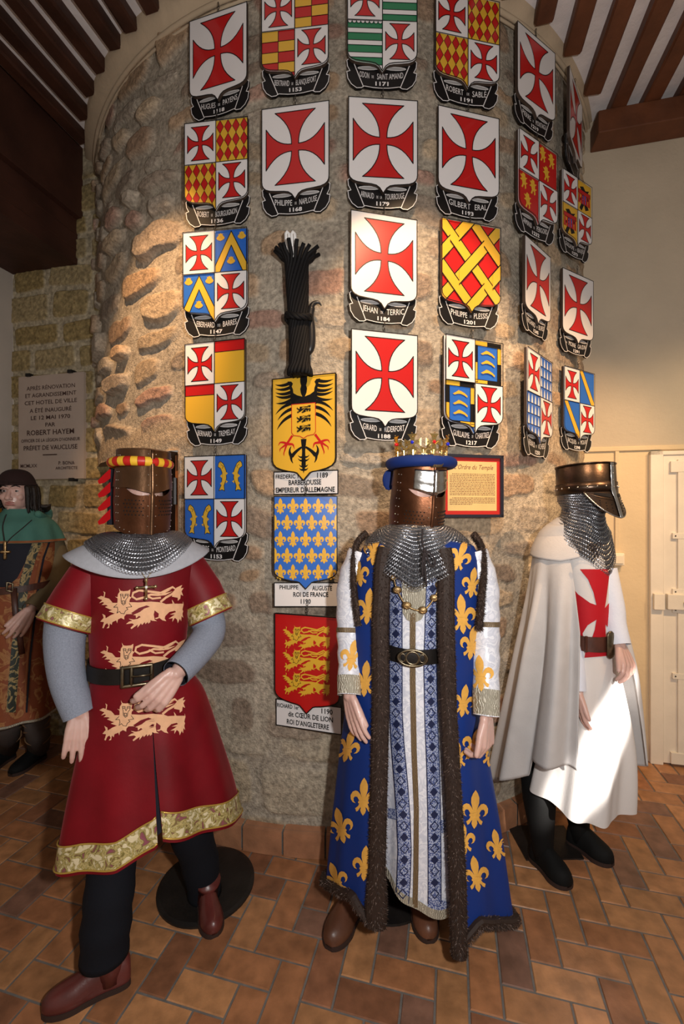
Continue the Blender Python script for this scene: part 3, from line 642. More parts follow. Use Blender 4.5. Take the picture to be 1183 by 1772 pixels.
                q = rect(x0 + .04, x0 + .46, y0 - .25, y0 - .17); L = [q] + [[(x0 + a - .035, y0 - .44), (x0 + a + .035, y0 - .44), (x0 + a + .02, y0 - .24), (x0 + a - .02, y0 - .24)] for a in (.08, .165, .25, .335, .42)]
                pat(bd, i, L, 'paint_red'); outl(bd, i, [L[0]], .006)
        for i in (0, 3): fill(bd, i, 'paint_white'); small_cross(bd, i)
        bd.lay(stroke([(0, 0), (0, -1.33)], .012) + stroke([(-.5, -.635), (.5, -.635)], .012), 'paint_black')

def banner_text(bd, words, year):
    tot = sum(len(w) * (0.42 if len(w) <= 3 and w == w.upper() and w in ('DE', 'DES', 'LE', 'LA', 'DU') else 1.0) for w in words) + 0.7 * (len(words) - 1)
    unit = min(.66 / tot, .064); x = -unit * tot / 2
    for w in words:
        small = w in ('DE', 'DES', 'LE', 'LA', 'DU'); wd = len(w) * unit * (0.42 if small else 1.0); h = .040 if small else .088
        put_text(bd, w, x + wd / 2, -1.425 + (.012 if small else 0), wd * .90, h, 'paint_white', bend=.34); x += wd + unit * .7
    put_text(bd, year, 0, -1.515, .19, .058, 'paint_white', bend=.12, bold=0.03)

def shield(xl, xr, yl, yr, kind, words, year, label, gap=0.035, hook=True):
    L, R, z = shield_frame(xl, xr, yl, yr, gap=gap); c = (L + R) / 2
    th = thing('heraldic_shield', (c.x, c.y, z), label, 'shield', 'painted heraldic shields on the round pillar')
    bd = Board(L, R, z)
    bd.slab(BOARD, 'paint_white', 0.0, -0.014); art(bd, kind); bd.lay(stroke(BOARD, .013, True), 'paint_black')
    o = bd.mb.build('painted_board', th)
    bn = Board(L, R, z); bn.slab(BANNER, 'paint_black', -0.0145, -0.024, 'paint_black')
    inner = [(x * .985, y + .006 if y < -1.3 else y) for x, y in BANNER_R[1:]]
    lines = stroke(inner, .010) + stroke([(-x, y) for x, y in inner], .010) + stroke([(.40, -1.21), (.27, -1.525)], .012) + stroke([(-.40, -1.21), (-.27, -1.525)], .012)
    bn.lay(lines, 'paint_white')
    for sg in (-1, 1):
        cr = mapped([(math.cos(a), math.sin(a)) for a in np.linspace(0, 2 * math.pi, 13)[:-1]], sg * .20, -1.262, .155, .028)
        bn.lay([cr], 'paint_white'); bn.lay([mapped([(math.cos(a), math.sin(a)) for a in np.linspace(0, 2 * math.pi, 13)[:-1]], sg * .20, -1.264, .143, .019)], 'paint_grey')
    bn.top = 0.0006
    banner_text_b = bn
    # the lettering lies on the banner's face
    bn.top = -0.0145 + 0.0012; 
    if words: banner_text(bn, words, year)
    bn.mb.build('name_banner', th)
    if hook:
        b = MB(); p = bd.p(0, 0, -0.006)
        for q in range(3): b.torus(p + Vector((0, 0, .010 + .017 * q)), (.0045, .010), .0014, 'chain_metal', 10, 5, ax=((bd.r, Zd, bd.n) if q % 2 else (bd.n, Zd, bd.r)))
        b.build('hanging_link', th)
    return th

SH = [
 (328, 427, 38, 3, 'cross', ['HUGUES', 'DE', 'PAYENS'], '1118', 'shield with large red cross and banner Hugues de Payens 1118, top of the left column'),
 (320, 429, 216, 203, 'lozenges', ['ROBERT', 'LE', 'BOURGUIGNON'], '1136', 'quartered shield of red lozenges on gold and banner Robert le Bourguignon 1136'),
 (318, 428, 405, 395, 'chevron', ['EBERHARD', 'DES', 'BARRES'], '1147', 'quartered shield with blue fields of gold chevrons and scallop shells, banner Eberhard des Barres'),
 (321, 424, 597, 586, 'gold', ['BERNARD', 'DE', 'TREMELAY'], '1149', 'quartered shield with plain gold fields under red bands, banner Bernard de Tremelay'),
 (321, 425, 791, 787, 'fish', ['ANDRE', 'DE', 'MONTBARD'], '1153', 'quartered blue shield with pairs of gold fish, lowest of left column behind red knight'),
 (453, 568, -16, -31, 'bricks', ['BERTRAND', 'DE', 'BLANQUEFORT'], '1153', 'quartered shield chequered in red and gold blocks, banner Bertrand de Blanquefort'),
 (453, 569, 190, 174, 'cross', ['PHILIPPE', 'DE', 'NAPLOUSE'], '1168', 'shield with large red cross and banner Philippe de Naplouse, above the black rope'),
 (601, 721, -41, -36, 'stripes', ['ODON', 'DE', 'SAINT AMAND'], '1171', 'quartered shield with green and white stripes, banner Odon de Saint Amand'),
 (603, 722, 167, 175, 'cross', ['ARNAUD', 'DE', 'LA', 'TOURROUGE'], '1179', 'shield with large red cross and banner Arnaud de la Tourrouge 1179'),
 (607, 721, 363, 381, 'cross', ['JEHAN', 'DE', 'TERRIC'], '1184', 'brightly lit shield with large red cross and banner Jehan de Terric 1184'),
 (608, 722, 569, 581, 'cross', ['GIRARD', 'DE', 'RIDERFORT'], '1188', 'shield with large red cross and banner Girard de Riderfort, just above the crowned helmet'),
 (753, 863, -20, 6, 'lozenges', ['ROBERT', 'DE', 'SABLÉ'], '1191', 'quartered shield of red lozenges on gold at the top edge, banner Robert de Sablé'),
 (758, 863, 182, 206, 'cross', ['GILBERT', 'ERAL'], '1193', 'shield with large red cross and banner Gilbert Eral, above the gold lattice shield'),
 (763, 864, 378, 397, 'fret', ['PHILIPPE', 'DU', 'PLESSIS'], '1201', 'red shield with interlaced gold lattice bars and banner Philippe du Plessis 1201'),
 (768, 866, 580, 597, 'barbels', ['GUILLAUME', 'DE', 'CHARTRES'], '1217', 'quartered shield with gold fish on blue in chequered borders, above the framed document'),
 (895, 960, 36, 93, 'cross', ['PIERRE', 'DE', 'MONTAIGU'], '1219', 'angled shield with red cross near the ceiling ring, banner Pierre de Montaigu'),
 (896, 962, 223, 269, 'rampant', ['ARMAND', 'DE', 'PERIGORD'], '1232', 'quartered red shield with small gold lions, banner Armand de Perigord'),
 (908, 952, 406, 446, 'cross', ['RICHARD', 'DE', 'BURES'], '1245', 'very narrow angled shield with red cross, between the gold lions and the vair shield'),
 (911, 954, 600, 629, 'vair', ['RENAUD', 'DE', 'VICHIERS'], '1250', 'narrow angled quartered shield with rows of blue and white bells'),
 (972, 1022, 292, 326, 'label', ['GUILLAUME', 'DE', 'BEAUJEU'], '1273', 'quartered yellow shield with black lions under red labels, banner Guillaume de Beaujeu'),
 (973, 1026, 463, 487, 'cross', ['LE', 'MOINE', 'GAUDIN'], '1291', 'shield with red cross and banner Le Moine Gaudin at right edge of pillar'),
 (975, 1027, 633, 648, 'bend', ['JACQUES', 'DE', 'MOLAY'], '1298', 'quartered blue shield with gold diagonal bands, lowest at right above the dark helmet'),
 (985, 1007, 113, 185, 'cross', None, '', 'almost edge-on shield with red cross at the far right edge under the ceiling ring'),
]
for k, a in enumerate(SH):
    g = 0.056 if a[0] < 900 else 0.062
    shield(*a, gap=g)

# ---- three larger shields of kings in the middle with lettered plates
BIG = [(-.5, 0), (.5, 0), (.5, -1.22), (.485, -1.28), (.44, -1.33), (.36, -1.365), (.24, -1.395), (.14, -1.41), (.10, -1.425), (0, -1.535)]
BIG = BIG + [(-x, y) for x, y in BIG[2:-1][::-1]]
def king_shield(xl, xr, yl, yr, field, hgt, painter, plate, label, lines):
    L, R, z = shield_frame(xl, xr, yl, yr, gap=0.058); c = (L + R) / 2
    th = thing('heraldic_shield', (c.x, c.y, z), label, 'shield', 'painted heraldic shields on the round pillar'); bd = Board(L, R, z); out = [(x, y * hgt / 1.535) for x, y in BIG]
    bd.out = out; bd.slab(out, field, 0.0, -0.014); painter(bd); bd.lay(stroke(out, .016, True), 'paint_black'); bd.mb.build('painted_board', th)
    p0, p1 = plate; q = Board(L, R, z); o2 = rect(-.505, .515, -p1, -p0); q.slab(o2, 'paint_white', -0.0145, -0.022); q.lay(stroke(o2, .016, True), 'paint_black')
    for (t, cx, cy, w, h) in lines: put_text(q, t, cx, cy, w, h, 'paint_black', bold=0.022)
    q.mb.build('name_plate', th)
    b = MB(); p = bd.p(0, 0, -0.006)
    for k in range(4): b.torus(p + Vector((0, 0, .008 + .014 * k)), (.0045, .009), .0014, 'chain_metal', 10, 5, ax=((bd.r, Zd, bd.n) if k % 2 else (bd.n, Zd, bd.r)))
    b.build('hanging_link', th); return th
def eagle(bd):
    K = []
    for sg in (-1, 1):
        tips = [(.46, -.08), (.46, -.14), (.455, -.20), (.455, -.25), (.45, -.36), (.455, -.53), (.42, -.62), (.43, -.76)]
        roots = [(.22, -.075), (.21, -.14), (.21, -.215), (.20, -.27), (.19, -.32), (.175, -.38), (.175, -.46), (.19, -.56)]
        for i, (t, r) in enumerate(zip(tips, roots)): K.append(taper((sg * r[0], r[1]), (sg * t[0], t[1]), .050, .004, bend=sg * (-.10 if i < 5 else .10), wmid=.012))
        K.append([(sg * x, y) for x, y in [(.26, -.05), (.20, -.055), (.17, -.09), (.19, -.13), (.17, -.18), (.165, -.23), (.10, -.27), (.0, -.30), (0, -.42), (.20, -.42), (.215, -.20), (.23, -.12)]])
        K.append([(sg * x, y) for x, y in [(.055, 0), (.055, -.08), (.04, -.13), (.055, -.18), (.045, -.24), (.0, -.34), (0, 0)]])
        K.append(taper((sg * .03, -1.04), (sg * .19, -1.17), .03, .06, bend=sg * .05)); K.append(taper((sg * .19, -1.17), (sg * .20, -1.02), .06, .01, bend=sg * -.2)); K.append(taper((sg * .19, -1.15), (sg * .17, -1.27), .055, .01, bend=sg * .15))
        for y in (-1.17, -1.22, -1.31, -1.36): K.append(taper((0, y - .01), (sg * (.09 if y > -1.3 else .07), y + .015), .04, .004, bend=sg * -.2))
    K.append([(-.045, -.92), (.045, -.92), (.025, -1.1), (.035, -1.3), (0, -1.43), (-.035, -1.3), (-.025, -1.1)])
    bd.lay(K, 'paint_black')
    Rr = []
    for sg in (-1, 1):
        kx, ky = sg * .27, -.98
        Rr += [taper((sg * .18, -.86), (kx, ky), .035, .035), taper((kx, ky), (sg * .385, -.955), .04, .02, bend=sg * .1), taper((sg * .385, -.955), (sg * .41, -1.0), .02, .004), taper((kx, ky), (sg * .38, -1.05), .035, .015), taper((sg * .38, -1.05), (sg * .385, -1.10), .02, .003),
               taper((kx, ky), (sg * .32, -1.12), .035, .015), taper((sg * .32, -1.12), (sg * .315, -1.16), .02, .003), taper((kx, ky), (sg * .17, -.99), .04, .03), taper((sg * .17, -.99), (sg * .145, -1.06), .03, .004)]
    bd.lay(Rr, 'paint_red')
    ins = [(-.19, -.40), (.185, -.40), (.19, -.82), (.16, -.86), (.06, -.875), (0, -.91), (-.06, -.875), (-.16, -.86), (-.19, -.82)]; bd.lay([ins], 'paint_gold'); bd.lay(stroke(ins, .010, True), 'paint_red')
    for r in range(3): lions(bd, -.115, .115, -.425 - r * .14, 'paint_black', face=False)
def lions(bd, x0, x1, ytop, m, face=True):
    sc = (x1 - x0) / 1025.0; f = lambda p: (x0 + (p[0] - 65) * sc, ytop - (p[1] - 85) * sc)
    polys = [[f(p) for p in q][::-1] for q in LION]; bd.lay(polys, m)
    bd.lay([z for t, w in LION_TAIL for z in stroke([f(p) for p in t], w * sc)], m)
    if face: bd.lay([z for t in LION_FACE for z in stroke([f(p) for p in t], 7 * sc)], 'paint_black')
def fleurs(bd):
    P_ = []; C_ = []
    for r in range(5):
        xs = [-.40 + k * .20 for k in range(5)] if r % 2 == 0 else [-.49 + k * .196 for k in range(6)]
        for x in xs:
            y = -.155 - r * .262
            for poly in [mapped(FLEUR, x, y, .225, .245)]:
                q = [(min(max(a, -.492), .492), b_) for a, b_ in poly]; P_.append(q)
            C_ += stroke([(x, y + .09), (x, y - .02)], .007) + [rect(x - .035, x + .035, y - .045, y - .035)] if abs(x) < .45 else []
    bd.lay([z for q in P_ for z in stroke(q, .009, True)], 'paint_ochre'); bd.lay(P_, 'paint_gold'); bd.lay(C_, 'paint_ochre')
def england(bd):
    for r in range(3):
        lions(bd, -.38, .36, -.13 - r * .34, 'paint_gold')
king_shield(472, 581, 657, 646, 'paint_gold', 1.53, eagle, (1.39, 1.73), 'gold shield with black spread eagle above white plate for Frederic Barberousse', [('FREDERIC 1', -.29, -1.492, .37, .062), ('1189', .28, -1.49, .17, .075), ('BARBEROUSSE', 0, -1.59, .52, .075), ("EMPEREUR D'ALLEMAGNE", 0, -1.70, .94, .075)])
king_shield(474, 583, 859, 859, 'paint_blue', 1.47, fleurs, (1.38, 1.76), 'blue shield strewn with gold fleurs-de-lis above white plate for Philippe Auguste', [('PHILIPPE', -.27, -1.482, .30, .066), ('AUGUSTE', .26, -1.50, .32, .075), ('ROI DE FRANCE', .08, -1.60, .56, .075), ('1190', 0, -1.71, .16, .075)])
king_shield(476, 587, 1061, 1069, 'paint_red', 1.43, england, (1.30, 1.69), 'red shield with three gold lions above white plate for Richard Coeur de Lion', [('RICHARD 1er', -.315, -1.415, .35, .062), ('1190', .30, -1.42, .17, .075), ('dit CŒUR DE LION', .04, -1.53, .70, .075), ("ROI D'ANGLETERRE", .0, -1.645, .66, .075)])

# ---- framed document
L, R, z = shield_frame(764, 870, 785, 788.5, gap=0.055); th = thing('framed_document', ((L.x + R.x) / 2, (L.y + R.y) / 2, z), "black framed parchment titled Ordre du Temple with red mount, on pillar behind king's helmet", 'framed document')
mat('parchment', (0.60, 0.46, 0.20), 0.5, var=0.06); mat('mount_red', (0.45, 0.02, 0.015), 0.4); mat('ink_brown', (0.20, 0.07, 0.03), 0.6); mat('frame_black', (0.015, 0.017, 0.03), 0.35)
bd = Board(L, R, z); HH = .93
bd.slab(rect(-.46, .46, -HH + .04, -.04), 'mount_red', -0.004, -0.012); bd.lay([rect(-.40, .40, -HH + .10, -.10)], 'parchment'); bd.mb.build('document', th)
fr = Board(L, R, z)
for q in (rect(-.5, .5, -.045, 0), rect(-.5, .5, -HH, -HH + .045), rect(-.5, -.455, -HH, 0), rect(.455, .5, -HH, 0)): fr.slab(q, 'frame_black', 0.006, -0.014, 'frame_black')
fr.mb.build('frame', th)
w = Board(L, R, z); w.top = -0.003
put_text(w, 'L’Ordre du Temple', 0.02, -.215, .64, .070, 'ink_brown', shear=0.35)
rg = random.Random(4); w.top += .0002
for r in range(20):
    x = -.37 if r not in (0, 15) else -.33; y = -.29 - r * .0235; end = .37 if r not in (14, 19) else .0
    if r == 14: continue
    while x < end:
        l = rg.uniform(.012, .05); w.mb.add([w.p(a, b_, w.top) for a, b_ in rect(x, min(x + l, end), y, y + .007)], [(0, 1, 2, 3)], 'ink_brown'); x += l + .008
w.mb.build('lettering', th)

# ---- bundle of black rope above the eagle shield
mat('rope_black', (0.006, 0.0055, 0.006), 0.7, spec=0.22, bump=0.2, bscale=200, bdist=0.001); mat('beak_black', (0.012, 0.012, 0.014), 0.35); mat('lamp_white', (0.85, 0.84, 0.82), 0.3)
def on_col(px, py, gap):
    a = (px - 591.5) / FPX; A = 1 + a * a; r = CR + gap; D = 4 * CD * CD - 4 * A * (CD * CD - r * r); Y = (2 * CD - math.sqrt(D)) / (2 * A); return P(px, py, Y)
top = on_col(513, 455, .085); bot = on_col(519, 650, .085)
th = thing('rope_sheaf', tuple(on_col(519, 656, .085)), 'thick twisted sheaf of black rope with frayed splayed top, above the eagle shield', 'rope bundle')
b = MB(); NS = 18
ax = (bot - top); Lr = ax.length; rv = Vector((1, 0.2, 0)).normalized(); fv = Vector((0.2, -1, 0)).normalized()
for k in range(NS):
    a0 = 2 * math.pi * k / NS; pts = []; rg = random.Random(k)
    for i in range(26):
        t = i / 25; tt = -0.11 + 1.11 * t; a = a0 + tt * 3.6
        r = 0.042 + 0.004 * math.cos(tt * 5) ; fl = 0.0
        if tt < 0: s_ = -tt / 0.11; r += s_ ** 1.4 * 0.052 * (0.7 + 0.6 * rg.random())
        if tt > .95: r += .008
        if tt < 0: a = a0 + tt * 1.2
        pts.append(top + ax * tt + rv * (r * math.cos(a)) + fv * (r * math.sin(a) * .8) + Vector((0, 0, rg.uniform(-.004, .004) if tt < 0 else 0)))
    b.tube(pts, 0.0088, 'rope_black', n=7, cap=True)
b.tube([top, bot], 0.034, 'rope_black', n=10); b.build('rope_strands', th, smooth=True)
b = MB(); mid = top + ax * .50
ring = [mid + rv * (.056 * math.cos(a)) + fv * (.052 * math.sin(a)) + Vector((0, 0, .010 * math.cos(a * 2))) for a in np.linspace(0, 2 * math.pi, 30)]
for k in range(3): b.tube([p + Vector((0, 0, .008 * math.sin(i * .9 + k * 2.1))) + fv * (.006 * math.cos(i * .9 + k * 2.1)) for i, p in enumerate(ring)], 0.009, 'rope_black', n=7)
b.build('binding_rope', th, smooth=True)
b = MB(); C_ = lambda x, y, g=.05: on_col(x, y, g)
b.tube(catmull([C_(532, 616), C_(538, 596), C_(538, 570), C_(536, 548), C_(539, 532)], 4), [.006, .012, .018, .02, .02, .02, .02, .02, .02, .02, .02, .019, .018, .018, .017, .017, .016][:17], 'beak_black', n=10)
hk = [C_(536, 540), C_(541, 527), C_(550, 523), C_(556, 529)]; hk = catmull(hk, 5); b.tube(hk, [lerp(.017, .002, i / (len(hk) - 1)) for i in range(len(hk))], 'beak_black', n=10)
b.build('hooked_bracket', th, smooth=True)
lb = thing('fluorescent_bulb', tuple(on_col(504, 432, .05)), 'white folded-tube lamp bulb sticking up out of the rope top', 'light bulb')
b = MB()
for dx in (-6, 4):
    pts = [on_col(502 + dx, 432, .115), on_col(500 + dx, 405, .105), on_col(502.5 + dx, 401, .105), on_col(506 + dx, 405, .105), on_col(507.5 + dx, 432, .115)]
    b.tube(pts, .0072, 'lamp_white', n=8)
b.build('lamp_tube', lb, smooth=True); b = MB(); b.tube([on_col(504.5, 430, .115), on_col(508, 448, .11)], .018, 'lamp_white', n=12); b.build('lamp_base', lb, smooth=True)

# ---- inscribed stone plaque on the left wall
mat('plaque_stone', (0.46, 0.37, 0.31), 0.55, var=0.05, vscale=6, bump=0.05); mat('engraved', (0.055, 0.022, 0.016), 0.8)
def wallp(px, py, t_off=0.03):   # point on the left wall plane
    u = (px - 591.5) / FPX; t = T_LEFT - t_off; Y = t / (Vd.y + Vd.x * u); return P(px, py, Y)
pl, pr = wallp(32, 740), wallp(145, 740); ztop_, zbot_ = wallp(88, 648).z, wallp(88, 829).z
th = thing('stone_plaque', tuple(wallp(88, 829)), 'pale stone plaque engraved Après rénovation, on the block wall at left', 'plaque')
Lp = Vector((pl.x, pl.y, 0)); Rp = Vector((pr.x, pr.y, 0)); bd = Board(Lp, Rp, ztop_); hp = (ztop_ - zbot_) / bd.w
bd.slab(rect(-.5, .5, -hp, 0), 'plaque_stone', 0, -.03, 'plaque_stone'); w = bd; w.top = 0.0002
for (t, cx, y, ww, h) in [('APRÈS RÉNOVATION', 0, .215, .74, .052), ('ET AGRANDISSEMENT', 0, .325, .78, .052), ('CET HOTEL DE VILLE', 0, .435, .80, .052), ('A ÉTÉ INAUGURÉ', 0, .555, .64, .052), ('LE 12 MAI 1970', 0, .665, .60, .052), ('PAR', 0, .775, .15, .052), ('ROBERT HAYEM', 0, .895, .72, .066), ('OFFICIER DE LA LÉGION D’HONNEUR', 0, 1.00, .90, .042), ('PRÉFET DE VAUCLUSE', 0, 1.12, .82, .058), ('MCMLXX', -.33, 1.38, .26, .045), ('P. BONA', .25, 1.35, .24, .045), ('ARCHITECTE', .25, 1.42, .33, .036)]:
    put_text(w, t, cx, -y * hp / 1.56, ww, h, 'engraved', bold=0.01)
w.lay([rect(-.11, .11, -1.205 * hp / 1.56, -1.19 * hp / 1.56)], 'engraved'); w.mb.build('engraved_slab', th)
q = Board(Lp, Rp, ztop_)
for x, y in ((-.33, .012), (.31, .012), (.33, -hp - .012)): b = MB(); b.box(q.p(x, y, -.01), (.035, .05, .022), 'iron_black', (q.r, q.n, Zd)); b.build('clip', th)
# ================================================================ helpers for the dressed figures
class Fr:
    """upright frame of a figure: a = to the viewer's right, b = away from the viewer"""
    def __init__(s, px0, d):
        X0 = (px0 - 591.5) * d / FPX; s.O = Vector((X0, d, 0)); be = math.atan2(X0, d)
        s.a = Vector((math.cos(be), -math.sin(be), 0)); s.b = Vector((math.sin(be), math.cos(be), 0)); s.D = s.O.dot(s.b)
    def L(s, px, py, off=0.0):
        d = Vector(((px - 591.5) / FPX, 1, (886 - py) / FPX)); t = (s.D + off) / d.dot(s.b); p = d * t; p.z += EYE; return p
    def loc(s, x, y, z): return s.O + s.a * x + s.b * y + Vector((0, 0, z))
    def lx(s, p): return (Vector((p[0], p[1], 0)) - s.O).dot(s.a)

class Cloth:
    """draped garment: elliptical sections given by silhouette rows (py, left px, right px, half depth, centre offset)"""
    def __init__(s, F, rows, folds=(), foldz=None):
        s.F = F; T = []
        for r in rows:
            py, xl, xr, ry = r[:4]; yc = r[4] if len(r) > 4 else 0.0
            l, q = F.L(xl, py, yc), F.L(xr, py, yc); m = F.L((xl + xr) / 2, py, yc)
            T.append((m.z, (F.lx(l) + F.lx(q)) / 2, (F.lx(q) - F.lx(l)) / 2, ry, yc))
        T = np.array(catmull(T, 8)); o = np.argsort(T[:, 0]); s.T = T[o]; s.folds = folds; s.fz = foldz
    def sec(s, z):
        T = s.T
        if z < T[0, 0]:
            d = T[3] - T[0]; k = (z - T[0, 0]) / (d[0] or 1); return [T[0, i] + d[i] * k for i in range(1, 5)]
        return [np.interp(z, T[:, 0], T[:, i]) for i in range(1, 5)]
    def pt(s, th, z, off=0.0):
        cx, rx, ry, yc = s.sec(z); t = R_(th); w = 0.0
        if s.fz: 
            g = smooth((s.fz[0] - z) / (s.fz[0] - s.fz[1]))
            for k, ph, amp in s.folds: w += amp * g * math.sin(k * t + ph)
        return s.F.loc(cx + (rx + off + w) * math.cos(t), yc - (ry + off + w) * math.sin(t), z)
    def theta_at(s, px, z, lo=4, hi=176):
        for _ in range(40):
            m = (lo + hi) / 2
            if proj(s.pt(m, z))[0] > px: lo = m
            else: hi = m
        return (lo + hi) / 2
    def surf(s, mb, m, t0, t1, ztop, zbot, nt=120, nz=60, off=0.0, power=1.0):
        """t0, t1: angles (number or function of z); ztop, zbot: number or function of angle"""
        fn = lambda v: v if callable(v) else (lambda _: v)
        a0, a1, zt, zb = fn(t0), fn(t1), fn(ztop), fn(zbot); rows = []
        for i in range(nz + 1):
            k = (i / nz) ** power; row = []
            zmid = lerp(zt(90), zb(90), k)
            for j in range(nt + 1):
                th = lerp(a0(zmid), a1(zmid), j / nt); z = lerp(zt(th), zb(th), k); row.append(s.pt(th, z, off))
            rows.append(row)
        mb.grid(rows, m)
def prof(tab):
    xs = [t[0] for t in tab]; ys = [t[1] for t in tab]
    return lambda th: float(np.interp(th, xs, ys))

def bvh(objs):
    vs = []; fs = []
    for o in objs:
        n = len(vs); vs += [v.co.copy() for v in o.data.vertices]; fs += [tuple(n + i for i in p.vertices) for p in o.data.polygons]
    return BVHTree.FromPolygons(vs, fs)
def applique(name, items, tree, parent, off=0.003, step=5.0, smooth_=True, thick=0.0):
    """cloth patches cut to shape and laid on a garment; items = [(polygon in picture px, material)]"""
    mb = MB(); eye = Vector((0, 0, EYE))
    for idx, (poly, m) in enumerate(items):
        V2 = [tuple(p) for p in poly]; T = [tuple(t) for t in tessellate_polygon([[Vector((x, y, 0)) for x, y in V2]])]
        for _ in range(7):
            mid = {}; ln = lambda i, j: math.hypot(V2[i][0] - V2[j][0], V2[i][1] - V2[j][1]); nt = []; again = False
            def M(i, j):
                k = (min(i, j), max(i, j))
                if ln(i, j) <= step: return None
                if k not in mid: V2.append(((V2[i][0] + V2[j][0]) / 2, (V2[i][1] + V2[j][1]) / 2)); mid[k] = len(V2) - 1
                return mid[k]
            for (i, j, k) in T:
                p, q, r = M(i, j), M(j, k), M(k, i); c = sum(x is not None for x in (p, q, r))
                if c == 0: nt.append((i, j, k)); continue
                again = True
                while not (c == 1 and p is not None) and not (c == 2 and r is None) and c != 3: i, j, k = j, k, i; p, q, r = q, r, p
                if c == 1: nt += [(i, p, k), (p, j, k)]
                elif c == 2: nt += [(i, p, k), (p, q, k), (p, j, q)]
                else: nt += [(i, p, r), (p, j, q), (r, q, k), (p, q, r)]
            T = nt
            if not again: break
        P3 = []; ok = []
        for vx, vy in V2:
            d = Vector(((vx - 591.5) / FPX, 1, (886 - vy) / FPX)).normalized(); h, n, i, dist = tree.ray_cast(eye, d)
            if h is None: P3.append(Vector((0, 0, 0))); ok.append(False); continue
            if n.dot(d) > 0: n = -n
            P3.append(h + n * (off + (idx % 9) * 0.00006) - d * 0.0004); ok.append(True)
        fs = []
        for ii in T:
            if all(ok[i] for i in ii) and max((P3[ii[a]] - P3[ii[a - 1]]).length for a in range(3)) < 0.06: fs.append(tuple(ii[::-1]))
        mb.add(P3, fs, m)
    return mb.build(name, parent, smooth=smooth_)
def band_poly(pts, w):
    L = []; R = []; pts = [Vector(p) for p in pts]
    for i, p in enumerate(pts):
        d = (pts[min(i + 1, len(pts) - 1)] - pts[max(i - 1, 0)]).normalized(); q = Vector((-d.y, d.x)) * ((w[i] if hasattr(w, '__len__') else w) / 2); L.append(tuple(p + q)); R.append(tuple(p - q))
    return L + R[::-1]

def rings(mb, fn, nu, nv, R=0.0060, r=0.00095, m='mail_steel', closed=True, tilt=0.28, seed=0, mask=None):
    """interlinked rings laid over the surface fn(u, v); nu per row, nv rows"""
    rg = random.Random(seed); K, J = 8, 3
    for i in range(nv):
        v = i / max(nv - 1, 1)
        for j in range(nu):
            u = (j + (0.5 if i % 2 else 0)) / nu
            if mask and not mask(u, v): continue
            c = fn(u, v); du = fn(min(u + .004, 1.2), v) - c; dv = fn(u, v + .004) - c
            if du.length < 1e-7 or dv.length < 1e-7: continue
            n = du.cross(dv).normalized(); e1 = du.normalized(); e2 = n.cross(e1)
            t = (tilt if i % 2 else -tilt) + rg.uniform(-.12, .12); e2t = e2 * math.cos(t) + n * math.sin(t); nt_ = e1.cross(e2t); b0 = len(mb.v); k = mb.mi(m)
            cs = [(math.cos(2 * math.pi * q / J), math.sin(2 * math.pi * q / J)) for q in range(J)]
            for a in range(K):
                ca, sa = math.cos(2 * math.pi * a / K), math.sin(2 * math.pi * a / K); rad = e1 * ca + e2t * sa
                for x, y in cs: mb.v.append(tuple(c + rad * (R + r * x) + nt_ * (r * y)))
            for a in range(K):
                for q in range(J):
                    mb.f.append((b0 + a * J + q, b0 + a * J + (q + 1) % J, b0 + ((a + 1) % K) * J + (q + 1) % J, b0 + ((a + 1) % K) * J + q)); mb.m.append(k)

def fur(name, pts, radii, parent, n=4200, length=0.010, flat=0.6, flatdir=None, seed=1, m='fur_brown', droop=0.5):
    """strip of fur: a core tube covered in short tapering tufts"""
    mb = MB(); mb.tube(pts, radii, m, n=10, flat=flat, flatdir=flatdir, round_end=False); rg = random.Random(seed)
    pts = [Vector(p) for p in pts]; L = [0]
    for i in range(1, len(pts)): L.append(L[-1] + (pts[i] - pts[i - 1]).length)
    if not hasattr(radii, '__len__'): radii = [radii] * len(pts)
    fd = Vector(flatdir).normalized() if flatdir is not None else None
    for _ in range(n):
        l = rg.uniform(0, L[-1]); i = max(k for k in range(len(pts) - 1) if L[k] <= l); t = (l - L[i]) / max(L[i + 1] - L[i], 1e-6)
        p = pts[i].lerp(pts[i + 1], t); d = (pts[i + 1] - pts[i]).normalized(); r = lerp(radii[i], radii[i + 1], t)
        up = fd or (Vector((0, 0, 1)) if abs(d.z) < .9 else Vector((0, -1, 0))); up = (up - d * up.dot(d)).normalized(); sd = d.cross(up); a = rg.uniform(0, 2 * math.pi)
        nn = (sd * math.cos(a) + up * (math.sin(a) * flat)); base = p + nn * r * .97; nn.normalize()
        dr = (nn * rg.uniform(.45, .8) + Vector((0, 0, -droop)) + Vector((rg.uniform(-.35, .35), rg.uniform(-.35, .35), rg.uniform(-.3, .3)))).normalized(); w = nn.cross(dr)
        w = w.normalized() * rg.uniform(.0008, .0016) if w.length > 1e-4 else sd * .001; ln = length * rg.uniform(.5, 1.2)
        mb.add([base - w, base + w, base + dr * ln * .6 + w * .5, base + dr * ln, base + dr * ln * .6 - w * .5], [(0, 1, 2, 3, 4)], m if rg.random() < .72 else m + '_tip')
    return mb.build(name, parent, smooth=False)

